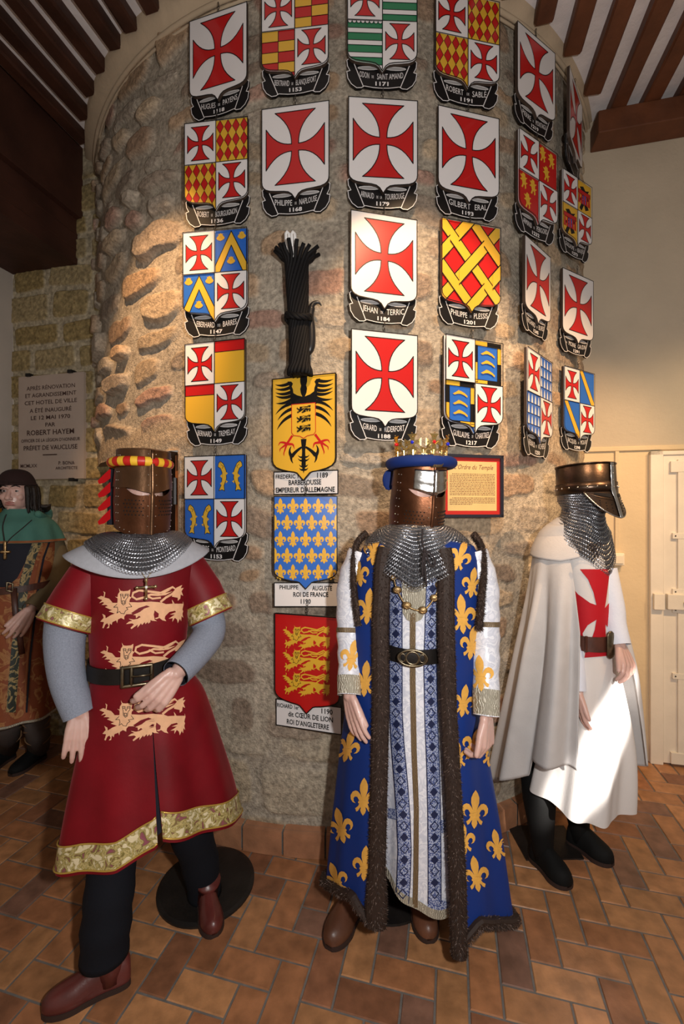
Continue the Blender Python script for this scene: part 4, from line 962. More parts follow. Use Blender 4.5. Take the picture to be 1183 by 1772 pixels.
def hand(mb, W, d, n, m, side=1, size=1.0, curl=(.25, .3, .35), thumb=0.6, spread=1.0, tcurl=.3):
    """W wrist, d direction of the fingers, n outward normal of the back of the hand, side = which edge carries the thumb"""
    d = d.normalized(); n = (n - d * n.dot(d)).normalized(); s = d.cross(n) * side; S = size
    for k, (o, ln) in enumerate(((.033, .070), (.011, .080), (-.011, .075), (-.032, .060))):   # index .. little
        base = W + d * (.088 - .004 * abs(k - 1)) * S + s * (o * S); mb.tube([W + s * o * .55 * S + d * .006 * S, W + d * .05 * S + s * o * .85 * S, base], [.0145 * S, .0135 * S, .0112 * S], m, n=10, round_end=True)
        dd = (d + s * (.13 * spread * (1.5 - k) / 1.5)).normalized(); p = base; pts = [p]; ang = 0
        for q, c in enumerate(curl):
            ang += c * (1 + .10 * k); v = dd * math.cos(ang) - n * math.sin(ang); p = p + v * (ln * (.46, .30, .24)[q] * S); pts.append(p)
        mb.tube(pts, [.0104 * S, .0098 * S, .0090 * S, .0076 * S], m, n=10, round_end=True)
    mb.tube([W, W + d * .05 * S - n * .004 * S], [.021 * S, .026 * S], m, n=10, round_end=True, flat=.62, flatdir=n)
    tb = W + d * .022 * S + s * .024 * S; td = (d * math.cos(thumb) + s * math.sin(thumb)).normalized()
    p1 = tb + td * .040 * S - n * .006 * S; td2 = (td * .9 + d * tcurl - n * .15).normalized(); p2 = p1 + td2 * .030 * S; p3 = p2 + (td2 - n * .1).normalized() * .022 * S
    mb.tube([W + d * .012 * S + s * .01 * S, tb, p1, p2, p3], [.015 * S, .0145 * S, .0118 * S, .0105 * S, .0085 * S], m, n=10, round_end=True)

def figure_body(F, root, head, head_r, neck, hips, chest, arms, legs, face=None):
    """one continuous skin: head, neck, trunk, tapered limbs and five-fingered hands fused into a single surface"""
    mb = MB(); m = 'mannequin_skin'
    mb.ball(head, head_r, m, 20, ax=(F.a, F.b, Zd)); mb.tube([head - Vector((0, 0, .05)), neck, chest + Vector((0, 0, .10))], [.052, .054, .062], m, n=14, round_end=True)
    mb.tube([chest + Vector((0, 0, .11)), chest, chest.lerp(hips, .5), hips, hips - Vector((0, 0, .08))], [.085, .115, .098, .112, .085], m, n=18, flat=.72, flatdir=F.b, round_end=True)
    for a in arms:
        mb.tube([chest + Vector((0, 0, .09)), a['pts'][0]], [.055, .047], m, n=12, round_end=True); r = [.046, .040, .036, .030, .0225]
        n = len(a['pts']); mb.tube(a['pts'], [r[min(int(i * 4 / (n - 1)), 4)] for i in range(n)], m, n=12, round_end=True)
        hand(mb, a['pts'][-1], a['d'], a['n'], m, a.get('side', 1), a.get('size', 1.0), a.get('curl', (.25, .3, .35)), a.get('thumb', .6), tcurl=a.get('tcurl', .3))
    for l in legs: mb.tube([hips.lerp(l[0], .6)] + l, [.075] + [.070, .052, .045, .034][:len(l)], m, n=12, round_end=True)
    if face: face(mb)
    return mb.build('mannequin_body', root, remesh=0.0036)

def boot(root, heel, toe, top, r_top, m, sole='sole_dark', w=0.046, h=0.075, name='boot'):
    d = (toe - heel); Ln = d.length; d.normalize(); s = Vector((d.y, -d.x, 0)); mb = MB(); rows = []
    tab = [(0, .62, .62, .0), (.04, .84, .86, 0), (.15, .92, 1.0, 0), (.32, .86, 1.02, .01), (.5, .92, .88, .0), (.68, 1.05, .70, 0), (.84, .92, .58, 0), (.95, .62, .46, 0), (1.0, .28, .28, 0)]
    tab = catmull(tab, 3)
    for t, ww, hh, _ in tab:
        c = heel + d * (Ln * t); row = []
        for k in range(16):
            a = 2 * math.pi * k / 16; x = math.cos(a); z = math.sin(a); z = z if z > 0 else z * .25
            row.append(c + s * (w * ww * x) + Vector((0, 0, .018 + h * hh * max(z, -.2) + (0 if z >= 0 else 0.0))))
        rows.append(row)
    mb.grid(rows, m, closed=True, cap=True)
    an = heel + d * (Ln * .24) + Vector((0, 0, .05)); mb.tube([an - Vector((0, 0, .02)), an + Vector((0, 0, .035)), an.lerp(top, .6), top], [.044, .045, r_top * .95, r_top], m, n=18)
    o = mb.build(name, root, smooth=True); sb = MB()
    out = [(t, ww * 1.06) for t, ww, _, _ in tab]
    lo = [heel + d * (Ln * t) + s * (w * ww) for t, ww in out] + [heel + d * (Ln * t) - s * (w * ww) for t, ww in out[::-1]]
    n = len(lo); vs = [p + Vector((0, 0, .001)) for p in lo] + [p + Vector((0, 0, .019)) for p in lo]
    sb.add(vs, [tuple(range(n - 1, -1, -1)), tuple(range(n, 2 * n))] + [(i, (i + 1) % n, n + (i + 1) % n, n + i) for i in range(n)], sole); sb.build('sole', o); return o

def helmet(root, C, yaw, tilt, rx, ry, H, mat_up, mat_low, slit=(.62, .035), drop=.035, F=None, pitch_sides=0.0):
    """great helm about C (centre of its top); yaw turns it to the viewer's right, tilt lowers the front"""
    f = (-F.b * math.cos(yaw) + F.a * math.sin(yaw)); r = Vector((-f.y, f.x, 0)); u = Zd.copy()
    f2 = (f * math.cos(tilt) - u * math.sin(tilt)); u2 = (u * math.cos(tilt) + f * math.sin(tilt))
    def pt(th, h, off=0.0):   # th = 0 at the front, degrees to the wearer's left(+) ; h from 0 bottom to 1 top
        t = R_(th); k = 1.0 - .10 * smooth((h - .35) / .65) - .03 * smooth((.35 - h) / .35); keel = .008 * math.exp(-(th / 9.0) ** 2)
        return C + r * ((rx * k + off) * math.sin(t)) + f2 * ((ry * k + off + keel) * math.cos(t)) + u2 * ((h - 1) * H)
    hs, hh = slit; wid = 52.0
    def up_edge(th): a = min(abs(th) / wid, 1); return hs + .055 * smooth(a) * (1 if a < 1 else 1) if abs(th) < wid else hs + .055
    def lo_edge(th): a = abs(th) / wid; return (hs - .012 + .067 * a ** 3) - hh * 1.0 * math.sin(math.pi * min(a, 1)) * .9 if a < 1 else hs + .055
    A = np.linspace(-180, 180, 145); mb = MB()
    mb.grid([[pt(t, lerp(1, up_edge(t), k / 10), .0035) for t in A] for k in range(11)], mat_up)
    mb.grid([[pt(t, 1.0, .0035) for t in A], [pt(t, 1.012, -.004) for t in A], [pt(t, 1.03, -rx * .45) for t in A], [pt(t, 1.035, -rx * .86) for t in A]], mat_up)
    lm = MB()
    bot = lambda t: -drop * math.exp(-(t / 60.0) ** 2) / H + .03 * (1 - math.cos(R_(t))) / 2
    lm.grid([[pt(t, lerp(lo_edge(t), bot(t), k / 12)) for t in A] for k in range(13)], mat_low)
    rv = mb
    for t in (-3, 3):
        for h in np.linspace(.05, .95, 8): rv.ball(pt(t * 2.6, h, .0045 if h > hs else .001), .0026, 'rivet', 6)
    for h in np.linspace(.10, .92, 9):
        for t in (-78, -70, 78, 70): rv.ball(pt(t, h, .0045 if h > hs + .05 else .001), .0024, 'rivet', 6)
    for t in np.linspace(-66, 66, 12): rv.ball(pt(t, bot(t) + .05, .001), .0024, 'rivet', 6)
    hl = lm
    for sg in (-1, 1):
        for i in range(6):
            for j in range(5): hl.ball(pt(sg * (16 + i * 7 + (j % 2) * 3.5), .19 + j * .045, .0008), .0028, 'hole_black', 6)
    o = mb.build('helmet', root, smooth=True); fm = lm.build('face_mask', o, smooth=True)
    rd = MB(); rd.tube([pt(0, h, .005 if h > hs + .01 else .0015) for h in np.linspace(bot(0) + .01, 1.0, 24)], .0042, mat_up, n=6, flat=1.8, flatdir=r); rd.build('front_ridge', o, smooth=True)
    return o, pt, (r, f2, u2)

mat('mannequin_skin', (0.62, 0.39, 0.33), 0.38, sub=0.08, coat=0.15, var=0.05, vscale=20)
mat('mannequin_pink', (0.66, 0.40, 0.36), 0.4, sub=0.08)
mat('velvet_red', (0.17, 0.003, 0.008), 0.55, sheen=0.55, var=0.22, vscale=6, bump=0.15, bscale=14, spec=0.25)
mat('lining_navy', (0.006, 0.007, 0.016), 0.8); mat('trouser_black', (0.006, 0.007, 0.011), 0.85, bump=0.4, bscale=120, bdist=0.002, spec=.2)
mat('wool_grey', (0.26, 0.29, 0.36), 0.95, var=0.14, vscale=220, bump=0.7, bscale=260, spec=0.1, bdist=0.003)
mat('wool_pale', (0.40, 0.41, 0.45), 0.95, var=0.05, vscale=60, bump=0.5, bscale=260, spec=0.1, bdist=0.002)
mat('mail_steel', (0.36, 0.37, 0.40), 0.34, metal=1.0); mat('mail_under', (0.035, 0.036, 0.042), 0.8)
mat('helm_bronze', (0.16, 0.085, 0.045), 0.34, metal=0.92, var=0.35, vscale=7, bump=0.25, bscale=12)
mat('helm_copper', (0.135, 0.052, 0.024), 0.38, metal=0.85, var=0.40, vscale=9, bump=0.25, bscale=14)
mat('helm_steel', (0.50, 0.49, 0.47), 0.22, metal=1.0, var=0.15, vscale=10, bump=0.3, bscale=14)
mat('helm_dark', (0.085, 0.058, 0.042), 0.32, metal=0.95, var=0.30, vscale=8, bump=0.2, bscale=12)
mat('rivet', (0.55, 0.50, 0.45), 0.3, metal=1.0); mat('hole_black', (0.003, 0.002, 0.002), 0.9)
mat('leather_black', (0.010, 0.008, 0.007), 0.5, spec=0.3, var=0.3, vscale=20, bump=0.3, bscale=120, bdist=0.002)
mat('leather_brown', (0.060, 0.018, 0.010), 0.45, var=0.3, vscale=20, bump=0.3, bscale=100, bdist=0.002)
mat('boot_oxblood', (0.105, 0.022, 0.018), 0.34, var=0.40, vscale=9, bump=0.3, bscale=30, coat=0.2, bdist=0.004)
mat('boot_brown', (0.13, 0.050, 0.026), 0.40, var=0.30, vscale=9, bump=0.3, bscale=30, bdist=0.004)
mat('boot_black', (0.005, 0.005, 0.005), 0.75, spec=0.2); mat('sole_dark', (0.03, 0.014, 0.010), 0.7)
mat('buckle_metal', (0.20, 0.165, 0.11), 0.35, metal=1.0, var=0.3, vscale=40); mat('stand_iron', (0.010, 0.008, 0.007), 0.5, var=0.4, vscale=12, bump=0.2)
mat('fur_brown', (0.030, 0.017, 0.012), 0.65, spec=0.3); mat('fur_brown_tip', (0.115, 0.075, 0.058), 0.6, spec=0.4)
ramp_mat('brocade_gold', 'noise', 34, [(.34, (0.30, 0.09, 0.12)), (.42, (0.20, 0.17, 0.035)), (.48, (0.62, 0.50, 0.22)), (.53, (0.28, 0.23, 0.05)), (.60, (0.80, 0.70, 0.45))], 0.42, 0.15, .6)
mat('gold_thread', (0.55, 0.36, 0.07), 0.35, metal=0.4); mat('lion_peach', (0.80, 0.45, 0.25), 0.75, var=0.08, vscale=50, bump=0.4, bscale=200, bdist=0.001); mat('thread_black', (0.02, 0.012, 0.012), 0.8)
mat('robe_blue', (0.006, 0.032, 0.20), 0.62, sheen=0.05, var=0.05, vscale=5, spec=0.3); mat('satin_blue', (0.006, 0.02, 0.42), 0.3, bump=0.4, bscale=30); mat('torse_blue', (0.005, 0.024, 0.15), 0.7, sheen=.03, spec=.3)
mat('fleur_gold', (0.80, 0.42, 0.075), 0.7, var=0.07, vscale=60, bump=0.3, bscale=200, bdist=0.001)
ramp_mat('brocade_white', 'noise', 22, [(.35, (0.80, 0.80, 0.86)), (.48, (0.60, 0.62, 0.70)), (.52, (0.86, 0.86, 0.90)), (.62, (0.62, 0.64, 0.72))], 0.30, 0, .5, bdist=.003)
ramp_mat('band_blue', 'voronoi', 230, [(0, (0.025, 0.045, 0.16)), (.45, (0.05, 0.08, 0.24)), (.6, (0.40, 0.44, 0.58))], 0.55, 0, .2)
mat('diamond_navy', (0.010, 0.016, 0.060), 0.6); ramp_mat('braid_gold', 'wave', 60, [(0, (0.05, 0.03, 0.02)), (.5, (0.34, 0.24, 0.12)), (1, (0.14, 0.09, 0.05))], 0.45, 0.2, .4)
ramp_mat('lace_gold', 'wave', 46, [(0, (0.30, 0.27, 0.20)), (.5, (0.64, 0.60, 0.48)), (1, (0.42, 0.38, 0.30))], 0.45, 0.15, .7); mat('crown_gold', (0.90, 0.66, 0.26), 0.20, metal=1.0); mat('medal_gold', (0.34, 0.22, 0.10), 0.35, metal=0.9, var=.3, vscale=60, bump=.5, bscale=200, bdist=.002)
mat('gem_blue', (0.01, 0.02, 0.55), 0.08, coat=1); mat('gem_red', (0.6, 0.01, 0.02), 0.08, coat=1); mat('gem_clear', (.8, .8, .85), .08, coat=1); mat('torse_yellow', (0.86, 0.50, 0.03), 0.5); mat('tail_red', (.42, .006, .008), .85, spec=.1); mat('torse_red', (0.55, 0.015, 0.01), 0.45)
mat('cloak_white', (0.56, 0.54, 0.53), 0.92, var=0.05, vscale=12, bump=0.5, bscale=150, spec=0.15, bdist=0.002); mat('robe_white', (0.66, 0.63, 0.61), 0.85, bump=0.3, bscale=120, bdist=.002, spec=.2)
mat('linen_white', (0.68, 0.72, 0.82), 0.8, bump=.3, bscale=40); mat('cross_cloth', (0.44, 0.006, 0.014), 0.7, var=0.06, spec=.3)
# ================================================================ 1: red velvet knight (left)
def red_knight():
    F = Fr(240, 1.65); root = thing('dressed_mannequin', tuple(F.O), 'mannequin in red velvet tunic with gold lions, bronze great helm and red-and-yellow torse', 'mannequin', 'costumed mannequins'); L = F.L
    tun = Cloth(F, [(926, 205, 292, .075), (942, 174, 316, .100), (962, 152, 334, .125), (1010, 148, 334, .142), (1060, 151, 328, .15), (1120, 154, 322, .145), (1165, 155, 326, .14), (1210, 148, 352, .155), (1300, 130, 376, .20), (1400, 112, 400, .25), (1500, 98, 418, .29), (1600, 90, 428, .31)],
                folds=((5, .6, .014), (9, 2.0, .009), (3, .2, .008)), foldz=(1.05, .42))
    hem = prof([(-180, .38), (-90, .40), (0, .345), (35, .415), (62, .475), (85, .50), (91, .47), (115, .42), (140, .41), (180, .37), (270, .40), (360, .345), (450, .50)])
    slit = lambda z: 87.5
    g = lambda z: 0.25 + 1.3 * smooth((.86 - z) / .4) if z < .86 else 0.0
    mb = MB(); tun.surf(mb, 'velvet_red', lambda z: slit(z) + g(z), lambda z: slit(z) + 360 - g(z), 1.485, hem, 170, 80); tunic = mb.build('tunic', root, smooth=True)
    mb = MB(); tun.surf(mb, 'lining_navy', 0, 360, 1.0, lambda t: hem(t) + .02, 90, 20, off=-.018); mb.build('tunic_lining', root, smooth=True)
    mb = MB()
    bandtop = lambda t: hem(t) + .092; bandbot = lambda t: hem(t) + .014
    tun.surf(mb, 'brocade_gold', lambda z: slit(z) + 1.6, lambda z: slit(z) + 358.4, bandtop, bandbot, 170, 8, off=.003)
    for zz in (bandtop, bandbot): mb.tube([tun.pt(t, zz(t), .005) for t in np.linspace(89.3, 445.8, 170)], .0028, 'gold_thread', n=6)
    mb.build('hem_trim', tunic, smooth=True)
    # sleeves
    def sleeve(pts, rad, band, nm='sleeve'):
        mb = MB(); mb.tube(pts, rad, 'velvet_red', n=36, cap=False); mb.tube(pts[-2:], [rad[-1] * .93, rad[-1] * .96], 'lining_navy', n=36, cap=False); sl = mb.build(nm, root, smooth=True)
        b2 = MB(); a, b = pts[-1].lerp(pts[-2], band), pts[-1].lerp(pts[-2], .06); ra = lerp(rad[-1], rad[-2], band) + .003; b2.tube([a, b], [ra, rad[-1] + .003], 'brocade_gold', n=36, cap=False)
        for p, r in ((a, ra), (b, rad[-1] + .003)):
            t = (b - a).normalized(); e = t.orthogonal().normalized(); f_ = t.cross(e); b2.torus(p, r, .0026, 'gold_thread', 36, 6, ax=(e, f_, t))
        b2.build('cuff_trim', sl, smooth=True); return sl
    sleeve([L(190, 948, .02), L(166, 985, .02), L(138, 1035, .01), L(113, 1084, -.01)], [.050, .078, .088, .094], .52)
    sleeve([L(292, 945, .02), L(322, 978, .02), L(347, 1022, .0), L(366, 1068, -.03)], [.050, .072, .082, .086], .55)
    # arms in grey wool
    aL = catmull([L(120, 1060, 0), L(112, 1110, -.01), L(117, 1175, -.03), L(137, 1236, -.06)], 5); aR = catmull([L(352, 1052, 0), L(362, 1092, -.05), L(340, 1128, -.13), L(304, 1166, -.215)], 5)
    for pts, r0, r1 in ((aL, .076, .050), (aR, .072, .050)):
        mb = MB(); n = len(pts); mb.tube(pts, [lerp(r0, r1, (i / (n - 1)) ** .8) for i in range(n)], 'wool_grey', n=28, cap=False); mb.tube([pts[-3], pts[-1]], [r1 * .98, r1 * .93], 'lining_navy', n=28, cap=False); mb.build('forearm_sleeve', root, smooth=True)
    # body
    hd = L(247, 858, 0); wl = Vector(aL[-1]); wr = Vector(aR[-1])
    toN = -F.b
    arms = [dict(pts=[L(175, 985), L(120, 1065), Vector(aL[8]), wl.lerp(Vector(aL[-4]), .3), wl + Vector((0, 0, .004))], d=L(134, 1292, -.09) - wl, n=toN + F.a * .1, side=-1, curl=(.12, .22, .2), thumb=.35, size=1.0),
            dict(pts=[L(318, 985), L(358, 1070, -.02), Vector(aR[10]), wr.lerp(Vector(aR[-4]), .3), wr], d=L(250, 1232, -.245) - wr, n=toN * 1.0 + F.a * .25 + Zd * .25, side=1, curl=(.45, .55, .4), thumb=.30, size=1.12)]
    legs = [[L(215, 1300, -.04), L(194, 1480, -.12), L(183, 1640, -.16)], [L(300, 1300, .0), L(331, 1440, .03), L(342, 1490, .04)]]
    figure_body(F, root, hd, (.072, .088, .108), L(247, 925), L(245, 1230), L(245, 1020), arms, legs)
    # trousers and boots
    lg = [[L(225, 1330, -.03), L(200, 1450, -.10), L(190, 1540, -.14), L(184, 1600, -.155), L(181, 1652, -.16)], [L(300, 1330, 0), L(328, 1430, .02), L(346, 1490, .04), L(354, 1545, .055)]]
    for p, r in zip(lg, ([.085, .082, .078, .078, .074], [.085, .08, .072, .066])):
        mb = MB(); pp = catmull(p, 4); n = len(pp); rr = [float(np.interp(i / (n - 1), np.linspace(0, 1, len(r)), r)) + .003 * math.sin(i * 1.7) for i in range(n)]; mb.tube(pp, rr, 'trouser_black', n=24); mb.build('trouser_leg', root, smooth=True)
    G = lambda px, py: P(px, py, EYE * FPX / (py - 886))
    t1 = G(72, 1757); h1 = G(226, 1688); boot(root, h1, t1, h1 + Vector((-.085, .005, .14)), .056, 'boot_oxblood', h=.080, w=.045)
    t2 = G(371, 1624); h2 = Vector((-.575, 1.815, 0)); boot(root, h2 + Vector((0, 0, .0)), t2, h2 + Vector((.03, -.05, .105)), .050, 'boot_oxblood', h=.078, w=.044)
    mb = MB(); c = Vector((-.58, 1.86, 0)); mb.tube([c + Vector((0, 0, .001)), c + Vector((0, 0, .010)), c + Vector((0, 0, .014))], [.20, .20, .185], 'stand_iron', n=48); mb.build('stand_base', root, smooth=False)
    # belt and buckle
    mb = MB(); zf = lambda t: 1.040 + .012 * math.cos(R_(t + 40)); A = np.linspace(0, 360, 121)
    rowsb = [[tun.pt(t, zf(t) + dz, off) for t in A] for dz, off in ((.027, .003), (.027, .009), (-.027, .012), (-.027, .003))]; mb.grid(rowsb, 'leather_black'); belt = mb.build('belt', root, smooth=False)
    th = tun.theta_at(238, 1.03); c = tun.pt(th, zf(th), .017); n_ = (tun.pt(th, 1.03, .05) - tun.pt(th, 1.03, 0)).normalized(); s_ = Zd.cross(n_).normalized()
    mb = MB()
    for (x0, y0, x1, y1) in ((-.046, .032, .046, .032), (-.046, -.032, .046, -.032), (-.046, -.032, -.046, .032), (.046, -.032, .046, .032), (-.018, -.03, -.018, .03)): mb.tube([c + s_ * x0 + Zd * y0, c + s_ * x1 + Zd * y1], .0065, 'buckle_metal', n=10, round_end=True)
    mb.tube([c + s_ * -.018 + n_ * .005, c + s_ * .046 + n_ * .008], .0035, 'buckle_metal', n=8); mb.build('buckle', belt, smooth=True)
    # shoulder cape and mail
    def cone(u, v, rx0, ry0, z0, rx1, ry1, zs, zfr, zbk, bul, cxo=0.0):
        t = 2 * math.pi * u; sn = -math.sin(t); k = v; ze = zs + (max(-sn, 0)) * 0 ; s1 = math.sin(t)
        ze = zs + (zfr - zs) * max(s1, 0) ** 2 + (zbk - zs) * max(-s1, 0) ** 2
        x = math.cos(t) * lerp(rx0, rx1, k); y = -s1 * lerp(ry0, ry1, k ** .8); z = lerp(z0, ze, k ** 1.35) + bul * math.sin(math.pi * k)
        return F.loc(x + F.lx(L(lerp(248, 243, v), 940)), y, z)
    cape = lambda u, v: cone(u, v, .076, .076, 1.50, .252, .178, 1.447, 1.372, 1.42, .012)
    mb = MB(); mb.grid([[cape(u, v) for u in np.linspace(0, 1, 97)] for v in np.linspace(0, 1, 18)], 'wool_pale'); mb.build('shoulder_cape', root, smooth=True, solid=.004)
    mail = lambda u, v: cone(u, v, .078, .078, 1.515, .182 , .172, 1.490, 1.386, 1.45, .014)
    mb = MB(); mb.grid([[mail(u, v * .97) + Vector((0, 0, .001)) for u in np.linspace(0, 1, 73)] for v in np.linspace(0, 1, 14)], 'mail_under'); under = mb.build('mail_collar', root, smooth=True)
    mb = MB(); mail2 = lambda u, v: mail(u, v) + (-F.b * .006 + Zd * .003); rings(mb, mail2, 108, 27); mb.build('mail_rings', under)
    # helmet
    o, pt, ax = helmet(root, L(249, 781, -.0), R_(14), R_(4), .101, .116, .292, 'helm_bronze', 'helm_copper', slit=(.47, .035), drop=.036, F=F)
    mb = MB(); c = pt(0, 1, 0); C0 = L(244, 803, 0); n = 30; 
    for k in range(n):
        a0, a1 = 2 * math.pi * k / n, 2 * math.pi * (k + 1) / n; pts = [C0 + F.a * (.100 * math.cos(a)) + F.b * (.108 * math.sin(a)) + Zd * (.0) for a in np.linspace(a0, a1, 5)]
        mb.tube(pts, .0175, 'torse_yellow' if k % 2 else 'torse_red', n=14, cap=False)
    mb.build('torse', o, smooth=True)
    mb = MB()
    for k in range(4):
        z = 1.745 - k * .052; b0 = C0 + F.a * (-.098) + F.b * .075; b0.z = z + .012
        mb.add([b0, b0 + Vector((0, 0, -.02)), b0 + F.a * -.030 + Zd * -.045, b0 + F.a * -.048 + Zd * -.050, b0 + F.a * -.052 + Zd * -.038, b0 + F.a * -.036 + Zd * -.018, b0 + F.a * -.01 + Zd * .01], [(0, 1, 2, 3, 4, 5, 6)], 'tail_red')
    mb.tube([C0 + F.a * -.09 + F.b * .085, C0 + F.a * -.10 + F.b * .09 + Zd * -.23], .018, 'lining_navy', n=10); mb.build('scalloped_tail', o, solid=.004)
    # pendant
    tr = bvh([tunic]); mb = MB(); c = L(253, 1018, -.185)
    for (x0, y0, x1, y1) in ((0, .026, 0, -.034), (-.026, .004, .026, .004)): mb.tube([c + F.a * x0 + Zd * y0, c + F.a * x1 + Zd * y1], .0042, 'brass_bright' if 'brass_bright' in MATS else mat('brass_bright', (.6, .5, .3), .25, metal=1), n=8)
    for (x, y) in ((0, .028), (0, -.036), (-.029, .004), (.029, .004)): mb.ball(c + F.a * x + Zd * y, .0065, 'brass_bright', 8)
    mb.ball(c + Zd * .004, .006, 'gem_clear', 8)
    for x in (-.014, .016): mb.tube([c + Zd * .03, c + Zd * .055 + F.a * x], .0012, 'brass_bright', n=5)
    mb.build('cross_pendant', root, smooth=True)
    # lions
    its = []
    for dx, dy in ((0, 0), (5, 94), (3.5, 194)):
        f = lambda p: (160 + p[0] / 6.96 + dx, 1000 + p[1] / 6.96 + dy)
        it = [([f(p) for p in q], 'lion_peach') for q in LION] + [(z, 'lion_peach') for t, w in LION_TAIL for z in [band_poly([f(p) for p in t], w / 6.96)]]
        its.append(it)
    for it, (dx, dy) in zip(its, ((0, 0), (5, 94), (3.5, 194))):
        o = applique('lion_badge', it, tr, tunic, off=.0025, step=6)
        f = lambda p: (160 + p[0] / 6.96 + dx, 1000 + p[1] / 6.96 + dy)
        applique('lion_stitching', [(z, 'thread_black') for t in LION_FACE for z in stroke([f(p) for p in t], .9)], tr, o, off=.0042, step=8)
red_knight()

# ================================================================ 2: king in blue robe (centre)
def king():
    F = Fr(715, 1.66); L = F.L; root = thing('dressed_mannequin', tuple(F.O), 'crowned mannequin in fur-trimmed blue robe with gold fleurs-de-lis over white gown', 'mannequin', 'costumed mannequins')
    gown = Cloth(F, [(915, 690, 762, .095), (935, 668, 780, .115), (1000, 664, 776, .135), (1130, 662, 774, .135), (1250, 656, 780, .145), (1400, 648, 790, .165), (1500, 644, 796, .175), (1640, 640, 800, .185)], folds=((7, .9, .007), (11, 0, .004)), foldz=(1.1, .3))
    hemg = prof([(-180, .30), (0, .18), (60, .200), (90, .235), (110, .27), (130, .30), (180, .30), (360, .18)])
    mb = MB(); gown.surf(mb, 'brocade_white', -90, 270, 1.50, hemg, 150, 60); gw = mb.build('white_gown', root, smooth=True)
    mb = MB(); gown.surf(mb, 'lace_gold', -90, 270, lambda t: hemg(t) + .032, hemg, 150, 4, off=.004)
    mb.build('gown_hem_lace', gw, smooth=True); tg = bvh([gw])
    bl = [(683, 985), (686, 1050), (686, 1150), (686, 1230), (689, 1290), (694, 1350), (698, 1410), (700, 1470), (698, 1530), (695, 1566)]; br = [(748, 985), (746, 1050), (743, 1150), (745, 1250), (748, 1320), (750, 1400), (751, 1480), (751, 1562)]
    its = [(band_poly(bl, 21), 'band_blue'), (band_poly(br, 22), 'band_blue'), ([(740, 1552), (790, 1562), (790, 1583), (740, 1573)], 'band_blue'), ([(672, 1397), (697, 1402), (697, 1420), (672, 1415)], 'band_blue'), ([(757, 1418), (785, 1418), (785, 1440), (757, 1440)], 'band_blue')]
    ed = []
    for q in (bl, br):
        for sg in (-1, 1): ed += [(z, 'diamond_navy') for z in stroke([(x + sg * 10.5, y) for x, y in q], 1.4)]
    for k in range(5): applique('blue_band', [its[k]], tg, gw, off=.003 + .0002 * k, step=7)
    dm = []
    for q in (bl, br):
        ys = np.arange(q[0][1] + 14, q[-1][1] - 6, 19.5)
        for k, y in enumerate(ys):
            x = float(np.interp(y, [p[1] for p in q], [p[0] for p in q])); o = [(x, y - 8), (x + 6.5, y), (x, y + 8), (x - 6.5, y)]
            dm += [(o, 'diamond_navy')] if k % 2 else [(z, 'diamond_navy') for z in stroke(o, 1.6, True)]
    applique('diamond_embroidery', dm + ed, tg, gw, off=.0045, step=8)
    applique('centre_braid', [(band_poly([(714, 1060), (714, 1180), (716, 1300), (720, 1400), (719, 1500), (717, 1592)], 9.5), 'braid_gold')], tg, gw, off=.004, step=7)
    applique('lace_bib', [([(697, 960), (735, 960), (736, 1058), (728, 1072), (716, 1078), (704, 1072), (696, 1058)], 'lace_gold')], tg, gw, off=.004, step=7)
    # belt
    mb = MB(); zb = 1.135 - .02
    zb = EYE - (1133 - 886) * (F.D - .135) / FPX; A = np.linspace(0, 360, 97); mb.grid([[gown.pt(t, zb + dz, off) for t in A] for dz, off in ((.026, .004), (.026, .010), (-.026, .010), (-.026, .004))], 'leather_black'); belt = mb.build('belt', root)
    c = gown.pt(gown.theta_at(714, zb), zb, .017); mb = MB(); ax = (F.a, Zd, -F.b); mb.torus(c, (.050, .028), .005, 'buckle_metal', 32, 8, ax=ax); mb.torus(c, (.022, .022), .0045, 'buckle_metal', 20, 6, ax=ax); mb.ball(c, (.044, .024, .003), 'leather_black', 16, ax=ax)
    for sg in (-1, 1): mb.torus(c + F.a * sg * .034, (.010, .014), .003, 'buckle_metal', 14, 6, ax=ax)
    mb.build('oval_buckle', belt, smooth=True)
    # robe
    rb = Cloth(F, [(922, 684, 768, .09, .01), (933, 655, 798, .115, .01), (948, 628, 822, .135, .01), (1000, 614, 830, .155, .01), (1100, 607, 828, .165, .01), (1200, 602, 828, .17, .01), (1300, 592, 841, .185, .01), (1400, 583, 856, .20, .01), (1500, 574, 870, .215, .01), (1620, 562, 888, .23, .01)],
               folds=((6, 1.2, .012), (10, .4, .006)), foldz=(1.15, .25))
    eL = lambda z: rb.theta_at(float(np.interp(-z, [-1.6, -1.42, -1.2, -.9, -.6, -.1], [684, 664, 659, 660, 656, 650])), z); eR = lambda z: rb.theta_at(float(np.interp(-z, [-1.6, -1.42, -1.2, -.9, -.6, -.35, -.1], [752, 770, 770, 774, 783, 790, 793])), z)
    hem = prof([(0, .10), (25, .15), (50, .215), (66, .16), (80, .125), (100, .16), (112, .19), (130, .24), (155, .19), (180, .13), (270, .10), (360, .10), (385, .15), (410, .215), (426, .16), (440, .125)])
    mb = MB(); rb.surf(mb, 'robe_blue', eL, lambda z: eR(z) + 360, 1.535, hem, 200, 90); robe = mb.build('blue_robe', root, smooth=True)
    mb = MB(); rb.surf(mb, 'satin_blue', eL, lambda z: eR(z) + 360, 1.52, lambda t: hem(t) + .005, 120, 50, off=-.008); mb.build('robe_lining', robe, smooth=True)
    tr = bvh([robe])
